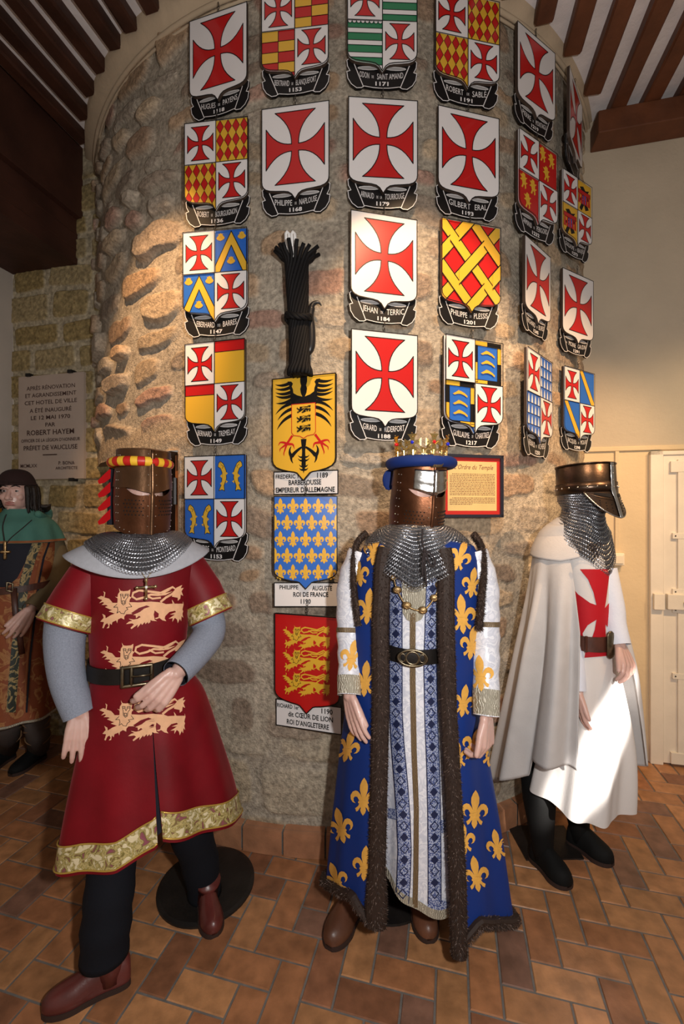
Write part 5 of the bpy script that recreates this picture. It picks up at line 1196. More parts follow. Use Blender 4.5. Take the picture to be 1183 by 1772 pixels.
    FL = [(649, 951, 56, 8), (622, 990, 52, -8), (638, 1049, 64, 6), (633, 1174, 64, 5), (604, 1290, 60, 15), (630, 1378, 66, 2), (590, 1428, 64, -12), (632, 1493, 62, 4), (582, 1520, 60, -18), (795, 962, 58, 22), (816, 1008, 54, 8), (798, 1062, 70, -4), (815, 1112, 60, 8), (801, 1212, 58, 8), (818, 1286, 58, 20), (792, 1306, 50, -5), (820, 1400, 67, 2), (801, 1450, 58, -5), (822, 1511, 64, -9), (858, 1461, 56, -10), (846, 1300, 54, 4)]
    fm = []
    for x, y, h, a in FL: fm.append((mapped([(p[0] * .88, -p[1]) for p in FLEUR], x, y, h, h, R_(a)), 'fleur_gold'))
    for q in fm: applique('fleur_de_lis', [q], tr, robe, off=.0035, step=6)
    # fur
    zs = np.linspace(1.50, 0, 46)
    def edge(fn, zend): return [rb.pt(fn(z), z, .006) for z in np.linspace(1.47, zend, 40)]
    fur('front_fur', edge(eL, .185), [.030] * 34 + [.032, .034, .036, .038, .038, .034], robe, 6500, flat=.5, flatdir=F.b, seed=1); fur('front_fur', edge(eR, .125), [.029] * 34 + [.028, .028, .028, .028, .027, .025], robe, 6500, flat=.5, flatdir=F.b, seed=2)
    zL, zR = eL(.2), eR(.15)
    fur('hem_fur', [rb.pt(t, hem(t) + .0, .0) for t in np.linspace(zL + 4, 300, 60)], .025, robe, 4200, seed=3); fur('hem_fur', [rb.pt(t, hem(t + 360), .0) for t in np.linspace(-60, zR - 4, 50)], .025, robe, 4200, seed=4)
    fur('armhole_fur', catmull([L(634, 922, .02), L(617, 942, .0), L(611, 985, -.03), L(614, 1030, -.06), L(621, 1082, -.08)], 5), .021, robe, 2400, seed=5, flatdir=F.a); fur('armhole_fur', catmull([L(818, 924, .02), L(832, 945, .0), L(836, 985, -.03), L(833, 1030, -.06), L(828, 1090, -.08)], 5), .021, robe, 2400, seed=6, flatdir=F.a)
    # sleeves
    aL = catmull([L(626, 955, .02), L(610, 1010, .01), L(607, 1080, -.01), L(606, 1140, -.05), L(604, 1203, -.11)], 6); aR = catmull([L(818, 955, .02), L(833, 1010, .01), L(837, 1080, -.01), L(840, 1150, -.05), L(841, 1238, -.11)], 6)
    for pts, ya in ((aL, 1178), (aR, 1210)):
        n = len(pts); r = [float(np.interp(i / (n - 1), [0, .25, .5, .8, 1], [.052, .060, .056, .046, .042])) + .0025 * math.sin(i * 1.9) for i in range(n)]
        mb = MB(); mb.tube(pts, r, 'brocade_white', n=30, cap=False); sl = mb.build('gown_sleeve', root, smooth=True)
        mb = MB(); mb.tube([Vector(pts[-1]).lerp(Vector(pts[-6]), t) for t in (.62, .3, 0)], [.048, .046, .044], 'lace_gold', n=30, cap=False); mb.tube([pts[-2], pts[-1]], [.040, .040], 'lace_gold', n=20, cap=False); mb.build('lace_cuff', sl, smooth=True)
        k = 13 if ya == 1178 else 12; p0, p1 = Vector(pts[k]), Vector(pts[k + 1]); mb = MB(); d = (p1 - p0).normalized(); mb.tube([p0 - d * .009, p0 + d * .009], [r[k] + .003, r[k] + .003], 'braid_gold', n=30, cap=False); mb.build('arm_braid', sl, smooth=True)
        ts = bvh([sl]); x, y, h, a = (831, 1165, 64, -4) if ya != 1178 else (609, 1134, 56, 10)
        applique('fleur_de_lis', [(mapped([(p[0] * .9, -p[1]) for p in FLEUR], x, y, h, h, R_(a)), 'fleur_gold')], ts, sl, off=.003, step=5)
    wl, wr = Vector(aL[-1]), Vector(aR[-1]); hd = L(722, 852, 0)
    arms = [dict(pts=[L(645, 965, .02), L(612, 1060), Vector(aL[14]), Vector(aL[-5]), wl], d=L(618, 1268, -.15) - wl, n=-F.b * .75 - F.a * .65, side=-1, curl=(.10, .15, .2), thumb=.25, size=.98),
            dict(pts=[L(800, 965, .02), L(834, 1060), Vector(aR[14]), Vector(aR[-5]), wr], d=L(843, 1300, -.14) - wr, n=F.a * .85 - F.b * .5, side=1, curl=(.6, .8, .5), thumb=.45, size=1.1, tcurl=.7)]
    figure_body(F, root, hd, (.074, .090, .110), L(722, 925), L(715, 1230), L(716, 1020), arms, [[L(680, 1300), L(650, 1450, .02), Vector((.03, 1.72, .12))], [L(745, 1300), L(745, 1450, .02), Vector((.31, 1.72, .12))]])
    G = lambda px, py: P(px, py, EYE * FPX / (py - 886))
    h = Vector((.075, 1.80, 0)); boot(root, h, G(568, 1645), h + Vector((-.01, -.05, .26)), .058, 'boot_brown', w=.050, h=.085); h = Vector((.305, 1.82, 0)); boot(root, h, G(744, 1634), h + Vector((0, -.05, .26)), .058, 'boot_brown', w=.046, h=.080)
    mb = MB(); c = Vector((.19, 1.86, 0)); mb.tube([c + Vector((0, 0, .001)), c + Vector((0, 0, .011))], [.19, .19], 'stand_iron', n=40); mb.build('stand_base', root)
    # mail collar with a dagged point
    def mail(u, v, k=0.0):
        t = 2 * math.pi * u; s1 = math.sin(t); fr = max(s1, 0)
        dag = .030 * math.exp(-((math.degrees(t) - 92) / 13) ** 2) + .02 * math.exp(-((math.degrees(t) - 150) / 14) ** 2) + .02 * math.exp(-((math.degrees(t) - 35) / 14) ** 2)
        ze = 1.492 - .135 * fr ** 1.3 - dag; x = math.cos(t) * lerp(.078, .190, v ** .9); y = -s1 * lerp(.078, .165, v ** .7); z = lerp(1.548, ze, v ** 1.1) + .012 * math.sin(math.pi * v)
        w = .008 * math.sin(7 * t) * v
        return F.loc(x * (1 + w * 4) + F.lx(L(720, 940)), y * (1 + w * 4), z)
    mb = MB(); mb.grid([[mail(u, v * .96) for u in np.linspace(0, 1, 97)] for v in np.linspace(0, 1, 18)], 'mail_under'); under = mb.build('mail_collar', root, smooth=True)
    mb = MB(); rings(mb, lambda u, v: mail(u, v) + (-F.b * .006 + Zd * .003), 120, 30); mb.build('mail_rings', under)
    mb = MB(); s0 = L(735, 950, -.175)
    q = lambda x, y: L(x, y, -.185)
    mb.tube(catmull([q(731, 915), q(730, 935), q(734, 955)], 5), .0032, 'thread_black', n=6); mb.tube(catmull([q(734, 953), q(743, 956), q(752, 968), q(751, 979), q(744, 977), q(738, 962), q(734, 953)], 5), .0032, 'thread_black', n=6)
    mb.tube(catmull([q(734, 953), q(731, 970), q(731, 997)], 5), .0034, 'thread_black', n=6); mb.tube(catmull([q(735, 955), q(735, 985), q(738, 1015)], 5), .0034, 'thread_black', n=6); mb.ball(q(734, 953), .007, 'thread_black', 8); mb.build('lace_cord', under, smooth=True)
    # medallion chain
    pts = [(684, 1000), (690, 1022), (705, 1047), (730, 1054), (748, 1034), (756, 1012)]; mb = MB(); cm = [gown.pt(gown.theta_at(x, EYE - (y - 886) * 1.53 / FPX), EYE - (y - 886) * 1.53 / FPX, .012) for x, y in pts]
    mb.tube(catmull(cm, 6), .0032, 'medal_gold', n=6)
    for p, (x, y) in zip(cm, pts): mb.ball(p, (.017, .005, .014), 'medal_gold', 12, ax=(F.a, F.b, Zd)); mb.torus(p - F.b * .004, (.010, .008), .002, 'medal_gold', 14, 5, ax=(F.a, Zd, F.b))
    mb.build('medallion_chain', root, smooth=True)
    # helmet, torse, crown
    o, pt, ax = helmet(root, L(727, 797, 0), R_(27), R_(9), .103, .118, .290, 'helm_copper', 'helm_copper', slit=(.60, .035), drop=.035, F=F); r, f2, u2 = ax
    mb = MB(); A = np.linspace(-40, 40, 33)
    ue = lambda t: .60 + .055 * smooth(abs(t) / 52.0)
    mb.grid([[pt(t, lerp(.90, ue(t) + .004, k / 10), .0065 + (.003 if k in (5,) else 0)) for t in A] for k in range(11)], 'helm_steel'); mb.tube([pt(0, h, .011) for h in np.linspace(.60, .9, 8)], .007, 'helm_steel', n=8); mb.build('steel_brow_plate', o, smooth=True, solid=.002)
    C0 = L(728, 803, 0) ; mb = MB(); mb.torus(C0, (.112, .118), .0235, 'torse_blue', 60, 16, ax=(F.a, F.b, Zd + F.a * .0), rz=.021); tz = mb.build('torse', o, smooth=True)
    mb = MB(); fa = R_(27); cc = C0 + (-F.b * math.cos(fa) + F.a * math.sin(fa)) * .112; dd = F.a * math.cos(fa) + F.b * math.sin(fa); mb.tube([cc - dd * .018, cc + dd * .018], .0252, 'braid_gold', n=18); mb.build('gold_binding', tz, smooth=True)
    mb = MB(); bk = C0 + F.a * -.105 + F.b * .06
    for (dx, dz, ll) in ((-.02, -.02, .06), (.012, -.20, .07)): mb.ball(bk + F.a * dx + Zd * (dz - .035), (.026, .006, .042), 'torse_blue', 12, ax=(F.a, F.b, Zd))
    mb.tube([bk, bk + Zd * -.12, bk + F.a * .02 + Zd * -.26], [.012, .010, .010], 'lining_navy', n=8); mb.build('blue_tail', tz, smooth=True)
    cr = thing('gold_crown', tuple(C0 + Zd * .015), "gilt crown of openwork crosses with blue and red stones on the king's helmet", 'crown'); RC = .094; CB = C0 + Zd * .019
    def cp(a, z, off=0): k = 1 + z * 1.2; return CB + F.a * ((RC * k + off) * math.cos(a)) - F.b * ((RC * k + off) * math.sin(a)) + Zd * z
    mb = MB()
    for z, rr in ((.0, .0028), (.006, .0022)): mb.tube([cp(a, z) for a in np.linspace(0, 2 * math.pi, 61)], rr, 'crown_gold', n=6)
    NC = 8
    for k in range(NC):
        a0 = 2 * math.pi * k / NC + .32; cpoly = cross_poly(0, 0, .030, .030, .017, .015, .0065); n = len(cpoly)
        f1 = [cp(a0 + x / RC, .050 + y, .0016) for x, y in cpoly]; f0 = [cp(a0 + x / RC, .050 + y, -.0016) for x, y in cpoly]
        mb.add(f1 + f0, [tuple(range(n)), tuple(range(2 * n - 1, n - 1, -1))] + [(i, (i + 1) % n, n + (i + 1) % n, n + i) for i in range(n)], 'crown_gold')
        mb.tube([cp(a0, 0), cp(a0, .024)], .005, 'crown_gold', n=6)
        for sg in (-1, 1): mb.torus(cp(a0 + sg * .19, .013), (.0125, .0125), .0024, 'crown_gold', 16, 5, ax=((F.a * -math.sin(a0 + sg * .19) - F.b * math.cos(a0 + sg * .19)), Zd, F.a * math.cos(a0)))
        am = a0 + math.pi / NC; mb.tube([cp(am, 0), cp(am, .024)], .0025, 'crown_gold', n=6); mb.ball(cp(am, .028), .0045, 'crown_gold', 8)
        for x, y in ((-.022, 0), (.022, 0), (0, .021), (0, -.021), (0, .033)): mb.ball(cp(a0 + x / RC, .050 + y, .003), .0028, 'crown_gold', 8)
    mb.build('crown_band', cr, smooth=False)
    for k in range(NC): a0 = 2 * math.pi * k / NC + .32; mb = MB(); mb.ball(cp(a0, .050, .004), .0065, 'gem_red' if k % 2 == 1 else 'gem_blue', 12); mb.build('gemstone', cr, smooth=True)
king()
# ================================================================ 3: figure in white cloak with red cross (right)
def white_knight():
    F = Fr(1005, 1.95); L = F.L; root = thing('dressed_mannequin', tuple(F.O), 'mannequin in long white cloak and white robe with red cross, wearing a dark flat-topped helmet', 'mannequin', 'costumed mannequins')
    fw = (-F.b * math.cos(R_(52)) + F.a * math.sin(R_(52))); sd = Vector((-fw.y, fw.x, 0))       # the way it faces, and its left side
    robe = Cloth(F, [(915, 965, 1038, .085), (935, 952, 1050, .11), (985, 962, 1056, .125), (1050, 972, 1057, .13), (1110, 974, 1059, .13), (1180, 958, 1076, .145), (1280, 935, 1088, .17), (1400, 912, 1084, .19), (1470, 905, 1082, .20)], folds=((8, .5, .014), (5, 1.1, .014), (13, 0, .006)), foldz=(1.05, .35))
    hem = prof([(-180, .37), (-60, .36), (0, .33), (30, .33), (60, .315), (100, .325), (140, .35), (180, .37), (300, .36), (360, .33)])
    mb = MB(); robe.surf(mb, 'robe_white', -90, 270, 1.53, hem, 180, 60); rb = mb.build('white_robe', root, smooth=True); tr = bvh([rb])
    # red cross on the chest
    cr = [([(1003, 985), (1054, 985), (1052, 1000), (1047, 1040), (1045, 1052), (1050, 1046), (1057, 1038), (1058, 1070), (1057, 1100), (1050, 1085), (1046, 1080), (1047, 1108), (1022, 1108), (1028, 1090), (1031, 1072), (1016, 1082), (1008, 1096), (1010, 1108), (994, 1110), (990, 1060), (985, 1010), (1000, 1028), (1020, 1043), (1031, 1047), (1026, 1025), (1017, 1003)], 'cross_cloth'),
          ([(1013, 1126), (1056, 1126), (1058, 1134), (1011, 1138)], 'cross_cloth')]
    applique('red_cross', [cr[0]], tr, rb, off=.003, step=6); applique('cross_foot', [cr[1]], tr, rb, off=.003, step=6)
    ck = Cloth(F, [(905, 950, 1035, .11, .02), (920, 933, 1045, .13, .03), (940, 925, 1052, .15, .04), (975, 920, 1058, .175, .03), (1050, 910, 1068, .205, .02), (1150, 893, 1086, .235, .03), (1250, 873, 1098, .255, .04), (1370, 850, 1108, .275, .05), (1450, 838, 1112, .29, .05)],
               folds=((11, .4, .026), (7, 2.2, .018), (19, 1.0, .009)), foldz=(1.48, .85))
    eL = lambda z: ck.theta_at(float(np.interp(-z, [-1.5, -1.35, -1.1, -.5], [975, 990, 1003, 998])), z, 30, 176)
    eR = lambda z: float(np.interp(z, [.3, 1.0, 1.4], [4, 8, 12]))
    hm = prof([(60, .545), (95, .54), (118, .52), (121, .43), (150, .34), (180, .245), (270, .25), (330, .40), (365, .52), (400, .55)])
    mb = MB(); ck.surf(mb, 'cloak_white', eL, lambda z: eR(z) + 360, 1.545, hm, 260, 80); cl = mb.build('cloak', root, smooth=True, solid=.003)
    mb = MB(); hood = Cloth(F, [(893, 970, 1030, .085, .03), (908, 950, 1040, .105, .03), (925, 934, 1048, .13, .035), (950, 922, 1054, .165, .04), (972, 918, 1056, .185, .04)])
    mb2 = prof([(0, 1.40), (60, 1.42), (100, 1.388), (140, 1.392), (180, 1.40), (270, 1.42), (360, 1.40)])
    hood.surf(mb, 'cloak_white', lambda z: hood.theta_at(float(np.interp(z, [1.38, 1.42, 1.50, 1.56], [1003, 1000, 985, 975])), z, 20, 176), lambda z: 360 + 12 + 20 * (z > 1.45), 1.575, mb2, 110, 22, off=.008); mb.build('hood_collar', cl, smooth=True, solid=.004)
    # sleeves and arms
    aN = catmull([L(978, 985, -.04), L(984, 1060, -.085), L(994, 1130, -.115), L(999, 1194, -.145)], 5); aF = catmull([L(1045, 985, .0), L(1058, 1045, -.02), L(1062, 1080, -.04), L(1072, 1116, -.07)], 5)
    for pts, rr in ((aN, [.050, .042, .038, .036, .034]), (aF, [.05, .048, .048, .046, .042])):
        n = len(pts); mb = MB(); mb.tube(pts, [float(np.interp(i / (n - 1), np.linspace(0, 1, 5), rr)) for i in range(n)], 'linen_white', n=24, cap=False); mb.build('shirt_sleeve', root, smooth=True)
    wn, wf = Vector(aN[-1]), Vector(aF[-1])
    arms = [dict(pts=[L(980, 985, -.02), L(988, 1060, -.09), Vector(aN[9]), Vector(aN[-4]), wn], d=L(1002, 1240, -.16) - wn, n=F.b * -.4 - F.a * .9, side=-1, curl=(.2, .25, .25), thumb=.45, size=.95),
            dict(pts=[L(1038, 985, .0), L(1056, 1045, -.02), Vector(aF[8]), Vector(aF[-4]), wf], d=L(1091, 1160, -.12) - wf, n=F.a * .75 + Zd * .35 - F.b * .45, side=1, curl=(.45, .45, .35), thumb=.45, size=1.0)]
    hd = L(1012, 858, 0) + fw * .01
    figure_body(F, root, hd, (.074, .088, .108), L(1006, 920), L(1005, 1200), L(1008, 1010), arms, [[L(985, 1230), L(965, 1300, -.0), L(955, 1350, .0)], [L(1005, 1230), L(1000, 1300, .0), L(995, 1350, .03)]])
    G = lambda px, py: P(px, py, EYE * FPX / (py - 886))
    h = G(925, 1482); boot(root, h, G(985, 1541), h + Vector((.01, .0, .42)), .075, 'boot_black', w=.050, h=.095); h = G(985, 1452); boot(root, h, G(1060, 1500), h + Vector((.0, .0, .42)), .072, 'boot_black', w=.050, h=.095)
    mb = MB(); a, b_, c_, d_ = G(878, 1431), G(910, 1490), G(1010, 1488), G(975, 1431)
    vs = [p + Vector((0, 0, z)) for z in (.001, .008) for p in (a, b_, c_, d_)]; mb.add(vs, [(4, 5, 6, 7), (3, 2, 1, 0), (0, 1, 5, 4), (1, 2, 6, 5), (2, 3, 7, 6), (3, 0, 4, 7)], 'stand_iron'); mb.build('stand_base', root)
    # belt with pouch
    zb = EYE - (1117 - 886) * 1.80 / FPX; A = np.linspace(-40, 200, 60); mb = MB(); mb.grid([[robe.pt(t, zb + dz, off) for t in A] for dz, off in ((.031, .005), (.031, .011), (-.031, .011), (-.031, .005))], 'leather_brown'); bt = mb.build('belt', root)
    th = robe.theta_at(1048, zb); c = robe.pt(th, zb, .022); nn = (robe.pt(th, zb, .05) - robe.pt(th, zb)).normalized(); ss = Zd.cross(nn); mb = MB(); mb.tube([c + ss * -.0 + Zd * .038, c + Zd * -.038], .020, 'buckle_metal', n=12, flat=.4, flatdir=nn, round_end=True); mb.build('buckle', bt, smooth=True, bevel=.003)
    th = robe.theta_at(1014, zb); c = robe.pt(th, zb, .012); mb = MB(); mb.box(c, (.012, .008, .068), 'leather_brown', (ss, nn, Zd)); mb.build('belt_loop', bt, bevel=.002)
    # mail coif and mantle
    def coif(u, v):
        t = 2 * math.pi * u; c, s_ = math.cos(t), math.sin(t)           # t = 0 towards the face
        r = float(np.interp(v, [0, .18, .36, .5, .65, 1], [.098, .098, .080, .084, .100, .106])); asym = float(np.interp(v, [0, .36, .6, 1], [0, .0, .01, .03]))
        low = 1.40 + .10 * (1 - c) / 2 * 1.0 - .065 * math.exp(-((t if t < math.pi else t - 2 * math.pi) / .55) ** 2)
        z = lerp(1.675, low, v ** 1.15)
        return F.loc(F.lx(L(1008, 900)), 0, z) + fw * (c * (r * 1.0) + asym * .25) + sd * (s_ * (r * (1 + .22 * smooth((v - .5) * 2))))
    mb = MB(); mb.grid([[coif(u, v) for u in np.linspace(0, 1, 73)] for v in np.linspace(0, 1, 34)], 'mail_under'); un = mb.build('mail_coif', root, smooth=True)
    mb = MB(); rings(mb, lambda u, v: F.loc(0, 0, 0) * 0 + coif(u, v) + (coif(u, v) - F.loc(F.lx(L(1008, 900)), 0, coif(u, v).z)).normalized() * .004, 84, 36, R=.0056); mb.build('mail_rings', un)
    q = lambda x, y: L(x, y, -.175); mb = MB()
    for pts in ([(1029, 946), (1022, 940), (1023, 950), (1030, 948)], [(1029, 946), (1037, 938), (1038, 948), (1030, 949)], [(1029, 948), (1033, 958), (1034, 966)], [(1029, 948), (1026, 957)]): mb.tube(catmull([q(*p) for p in pts], 4), .0028, 'thread_black', n=6)
    mb.build('lace_cord', un, smooth=True)
    # helmet
    C = L(1011, 806, 0); up = (Zd + sd * 0.0 - fw * .05).normalized(); fx = (fw + Zd * .05).normalized(); RX = .1135; hh = .128; mb = MB()
    def hp(t, z, off=0.0): t = R_(t); return C + fx * ((RX + .008 + off) * math.cos(t)) + sd * ((RX + off) * math.sin(t)) + up * z
    A = np.linspace(-180, 180, 97)
    mb.grid([[hp(t, z, o) for t in A] for z, o in ((.0, -RX * .98), (.002, -RX * .6), (.001, -.006), (-.002, 0), (-hh, 0.0015))], 'helm_dark')
    for z in (-.003, -hh + .002): mb.tube([hp(t, z, .001) for t in A], .0032, 'helm_dark', n=6)
    mb.grid([[hp(t, z, o) for t in A] for z, o in ((-hh + .045, .0015), (-hh + .045, .0045), (-hh, .0048), (-hh, .001))], 'helm_dark')
    for t in range(-170, 180, 17): mb.ball(hp(t, -hh + .024, .005), .0042, 'rivet', 8)
    for t in np.linspace(-8, 8, 2):
        for z in np.linspace(-.02, -hh + .02, 4): mb.ball(hp(0, z, .007), .0038, 'rivet', 8)
    o = mb.build('helmet', root, smooth=True)
    mb = MB(); W_ = 58
    def mk(t, k, off=0.0):
        e = (1 - abs(t / W_) ** 1.7); z = -hh + .004 - k * (.112 * e + .003); return hp(t, z, .0035 + off + .030 * k * e)
    mb.grid([[mk(t, k) for t in np.linspace(-W_, W_, 49)] for k in np.linspace(0, 1, 12)], 'helm_dark'); mb.tube([mk(t, 1) for t in np.linspace(-W_, W_, 49)], .0032, 'helm_steel', n=6)
    mb.tube([mk(t, .36) for t in np.linspace(-W_ + 8, W_ - 8, 40)], .0022, 'helm_dark', n=6)
    for t in (-32, -22, -12, 12, 22, 32):
        for k in (.55, .68, .8): mb.ball(mk(t, k, .001), .0022, 'hole_black', 6)
    fm = mb.build('face_mask', o, smooth=True)
    for sg in (-1, 1): m3 = MB(); m3.grid([[mk(t * sg, k, .002) for t in np.linspace(10, 40, 12)] for k in (.12, .26)], 'hole_black'); m3.build('eye_slit', fm)
    mb = MB(); path = [hp(0, z, .006) for z in np.linspace(-.004, -hh + .01, 8)] + [mk(0, k, .004) for k in np.linspace(.1, 1, 9)]; mb.tube(path, [.011] * 7 + [.014] * 2 + [.010] * 8, 'helm_steel', n=8, flat=.32, flatdir=fw); mb.build('nasal_strip', fm, smooth=True, bevel=.001)
white_knight()

# ================================================================ 4: figure with brown cap and green hood (far left)
def green_hood():
    F = Fr(38, 2.55); L = F.L; root = thing('dressed_mannequin', tuple(F.O), 'long-haired mannequin in brown cap, green hood and patterned orange surcoat, cut by left edge', 'mannequin', 'costumed mannequins')
    ramp_mat('brocade_orange', 'noise', 13, [(.40, (0.27, 0.070, 0.022)), (.52, (0.24, 0.060, 0.020)), (.56, (0.42, 0.20, 0.07)), (.66, (0.24, 0.065, 0.02))], .7, 0, .3)
    ramp_mat('scroll_band', 'noise', 16, [(.38, (0.018, 0.022, 0.016)), (.47, (0.03, 0.04, 0.025)), (.50, (0.40, 0.29, 0.12)), (.55, (0.34, 0.24, 0.09)), (.58, (0.02, 0.028, 0.02))], .6, 0, .3)
    mat('hood_green', (0.06, 0.18, 0.145), 0.85, var=.1, bump=.5, bscale=14, bdist=.01); mat('hood_edge', (.26, .09, .03), .8); mat('cap_brown', (0.020, 0.006, 0.005), 0.9); mat('hair_dark', (0.010, 0.006, 0.005), 0.5, bump=.6, bscale=90); mat('sleeve_olive', (0.13, 0.095, 0.045), 0.85, bump=.4, bscale=20)
    mat('legging_grey', (0.085, 0.07, 0.065), .9, bump=.4, bscale=60); mat('legging_wrap', (0.20, 0.11, 0.05), .8); mat('lips', (.42, .16, .14), .5); mat('eye_white', (.38, .35, .34), .2); mat('iris_dark', (.02, .012, .01), .2); mat('orange_strip', (.30, .10, .03), .7)
    cl = Cloth(F, [(905, 5, 60, .10), (922, -20, 92, .13), (950, -30, 100, .15), (1020, -28, 92, .15), (1100, -36, 96, .18), (1180, -48, 106, .22), (1260, -56, 112, .24)], folds=((7, .3, .012), (11, 1, .005)), foldz=(1.2, .5))
    mb = MB(); cl.surf(mb, 'brocade_orange', -90, 270, 1.50, .44, 120, 50); sc = mb.build('surcoat', root, smooth=True); tr = bvh([sc])
    applique('navy_undershirt', [([(-5, 925), (62, 925), (48, 965), (30, 1000), (12, 1016), (-5, 1016)], 'lining_navy')], tr, sc, off=.006, step=8)
    applique('scroll_band', [(band_poly([(68, 928), (55, 960), (42, 1005), (36, 1060), (27, 1120), (22, 1180), (18, 1232)], 15), 'scroll_band')], tr, sc, off=.010, step=8)
    for dx in (12.5, 17): applique('orange_strip', [(band_poly([(70 + dx, 928), (57 + dx, 965), (48 + dx, 1010), (43 + dx, 1060), (36 + dx, 1130), (30 + dx, 1232)], 3.2), 'orange_strip' if dx < 15 else 'lining_navy')], tr, sc, off=.009, step=8)
    mb = MB(); mb.tube([cl.pt(t, .446, .004) for t in np.linspace(0, 360, 90)], .007, 'lace_gold', n=6); mb.build('hem_braid', sc, smooth=True)
    mb = MB(); mb.grid([[cl.pt(t, 1.17 - .0 + dz + .015 * math.cos(R_(t)), off) for t in np.linspace(0, 360, 73)] for dz, off in ((.018, .012), (.018, .018), (-.018, .018), (-.018, .012))], 'leather_brown'); bt = mb.build('belt', root); mb = MB(); mb.tube([L(24, 1018, -.18), L(27, 1060, -.19), L(34, 1098, -.20), L(38, 1132, -.205)], .014, 'leather_brown', n=8, flat=.3, flatdir=F.b); mb.build('belt_tail', bt, smooth=True)
    mb = MB()
    for (x0, y0, x1, y1) in ((12, 1008, 22, 1010), (12, 1022, 22, 1024), (12, 1008, 12, 1022), (22, 1010, 22, 1024)): mb.tube([L(x0, y0, -.18), L(x1, y1, -.18)], .005, 'buckle_metal', n=8, round_end=True)
    mb.build('buckle', bt, smooth=True)
    # hood
    hood = Cloth(F, [(882, 10, 62, .085, .0), (893, 0, 78, .10, .0), (906, -12, 92, .135), (925, -22, 101, .155), (945, -28, 108, .17)], folds=((9, .4, .006), (5, 1.0, .008)), foldz=(1.6, 1.45)); mb = MB(); hood.surf(mb, 'hood_green', -90, 270, 1.618, lambda t: 1.425 + .012 * math.sin(R_(t)) * 0, 120, 30, off=.012); hg = mb.build('green_hood', root, smooth=True)
    mb = MB(); mb.grid([[hood.pt(t, z, .016) for t in np.linspace(-90, 270, 100)] for z in (1.440, 1.427)], 'hood_edge'); mb.build('hood_edging', hg, smooth=True)
    mb = MB(); mb.tube(catmull([L(66, 882, .0), L(78, 880, .06), L(84, 888, .06), L(80, 897, .0), L(66, 890, -.09)], 5), .022, 'hood_green', n=12, round_end=True); mb.build('hood_roll', hg, smooth=True)
    # cord and pendant
    mb = MB(); mb.tube(catmull([L(11, 890, -.155), L(5, 910, -.175), L(7, 930, -.195), L(8, 937, -.2)], 4), .0028, 'thread_black', n=5); mb.tube(catmull([L(55, 900, -.15), L(38, 915, -.175), L(20, 930, -.195), L(12, 940, -.2)], 4), .0028, 'thread_black', n=5)
    for (x0, y0, x1, y1) in ((9, 938, 9, 966), (3, 955, 16, 955)): mb.tube([L(x0, y0, -.205), L(x1, y1, -.205)], .008, 'medal_gold', n=8, round_end=True)
    mb.build('cross_pendant', root, smooth=True)
    # sleeve, hand, head
    aR = catmull([L(88, 935, .0), L(97, 985, .0), L(84, 1025, -.08), L(52, 1056, -.20)], 5); n = len(aR); mb = MB(); mb.tube(aR, [float(np.interp(i / (n - 1), [0, .3, .7, 1], [.065, .078, .066, .045])) for i in range(n)], 'sleeve_olive', n=24, cap=False); mb.build('coat_sleeve', root, smooth=True)
    aL = catmull([L(-16, 935, .0), L(-32, 1000, .0), L(-34, 1060, -.03), L(-32, 1110, -.05)], 5); mb = MB(); mb.tube(aL, [.065] * 8 + [.055] * (len(aL) - 8), 'sleeve_olive', n=24, cap=False); mb.build('coat_sleeve', root, smooth=True)
    w = Vector(aR[-1]); wl = Vector(aL[-1]); hd = L(29, 852, 0)
    ff = (-F.b * math.cos(R_(-22)) + F.a * math.sin(R_(-22))); fs = Vector((-ff.y, ff.x, 0))
    def face(mb):
        m = 'mannequin_skin'; c = hd
        fp = lambda s_, z, f_: c + fs * s_ + Zd * z + ff * f_
        mb.ball(fp(0, -.045, .020), (.062, .070, .070), m, 18, ax=(fs, ff, Zd)); mb.ball(fp(0, -.098, .060), (.026, .022, .020), m, 12, ax=(fs, ff, Zd))
        mb.tube([fp(0, .012, .084), fp(0, -.012, .096), fp(0, -.036, .108)], [.008, .010, .014], m, n=10, round_end=True)
        for sg in (-1, 1):
            mb.ball(fp(sg * .012, -.040, .098), (.009, .010, .008), m, 10, ax=(fs, ff, Zd)); mb.tube([fp(sg * .012, .022, .086), fp(sg * .030, .028, .083), fp(sg * .050, .018, .066)], [.007, .008, .006], m, n=8, round_end=True)
            mb.ball(fp(sg * .040, -.030, .062), (.020, .020, .022), m, 12, ax=(fs, ff, Zd)); mb.ball(fp(sg * .074, -.015, .0), (.010, .018, .028), m, 10, ax=(fs, ff, Zd))
        for dz, rr in ((-.062, .0065), (-.074, .008)): mb.tube([fp(-.020, dz, .080), fp(0, dz + .002, .091), fp(.020, dz, .080)], [rr * .7, rr, rr * .7], m, n=8, round_end=True)
    arms = [dict(pts=[L(80, 940), L(95, 990), Vector(aR[9]), Vector(aR[-4]), w], d=L(33, 1086, -.24) - w, n=F.a * .3 - F.b * .8 + Zd * .3, side=1, curl=(.3, .35, .3), thumb=.4, size=1.05),
            dict(pts=[L(-10, 940), L(-30, 1000), Vector(aL[9]), Vector(aL[-4]), wl], d=Vector((0, 0, -1)), n=-F.b, side=-1)]
    G = lambda px, py: P(px, py, EYE * FPX / (py - 886)); g1, g2 = G(8, 1318), G(62, 1318)
    legs = [[L(15, 1150), L(15, 1230), g1 + Vector((0, 0, .14))], [L(55, 1150), L(58, 1230), g2 + Vector((0, 0, .14))]]
    bd = figure_body(F, root, hd, (.072, .090, .112), L(34, 900), L(35, 1110), L(36, 980), arms, legs, face)
    fp = lambda s_, z, f_: hd + fs * s_ + Zd * z + ff * f_
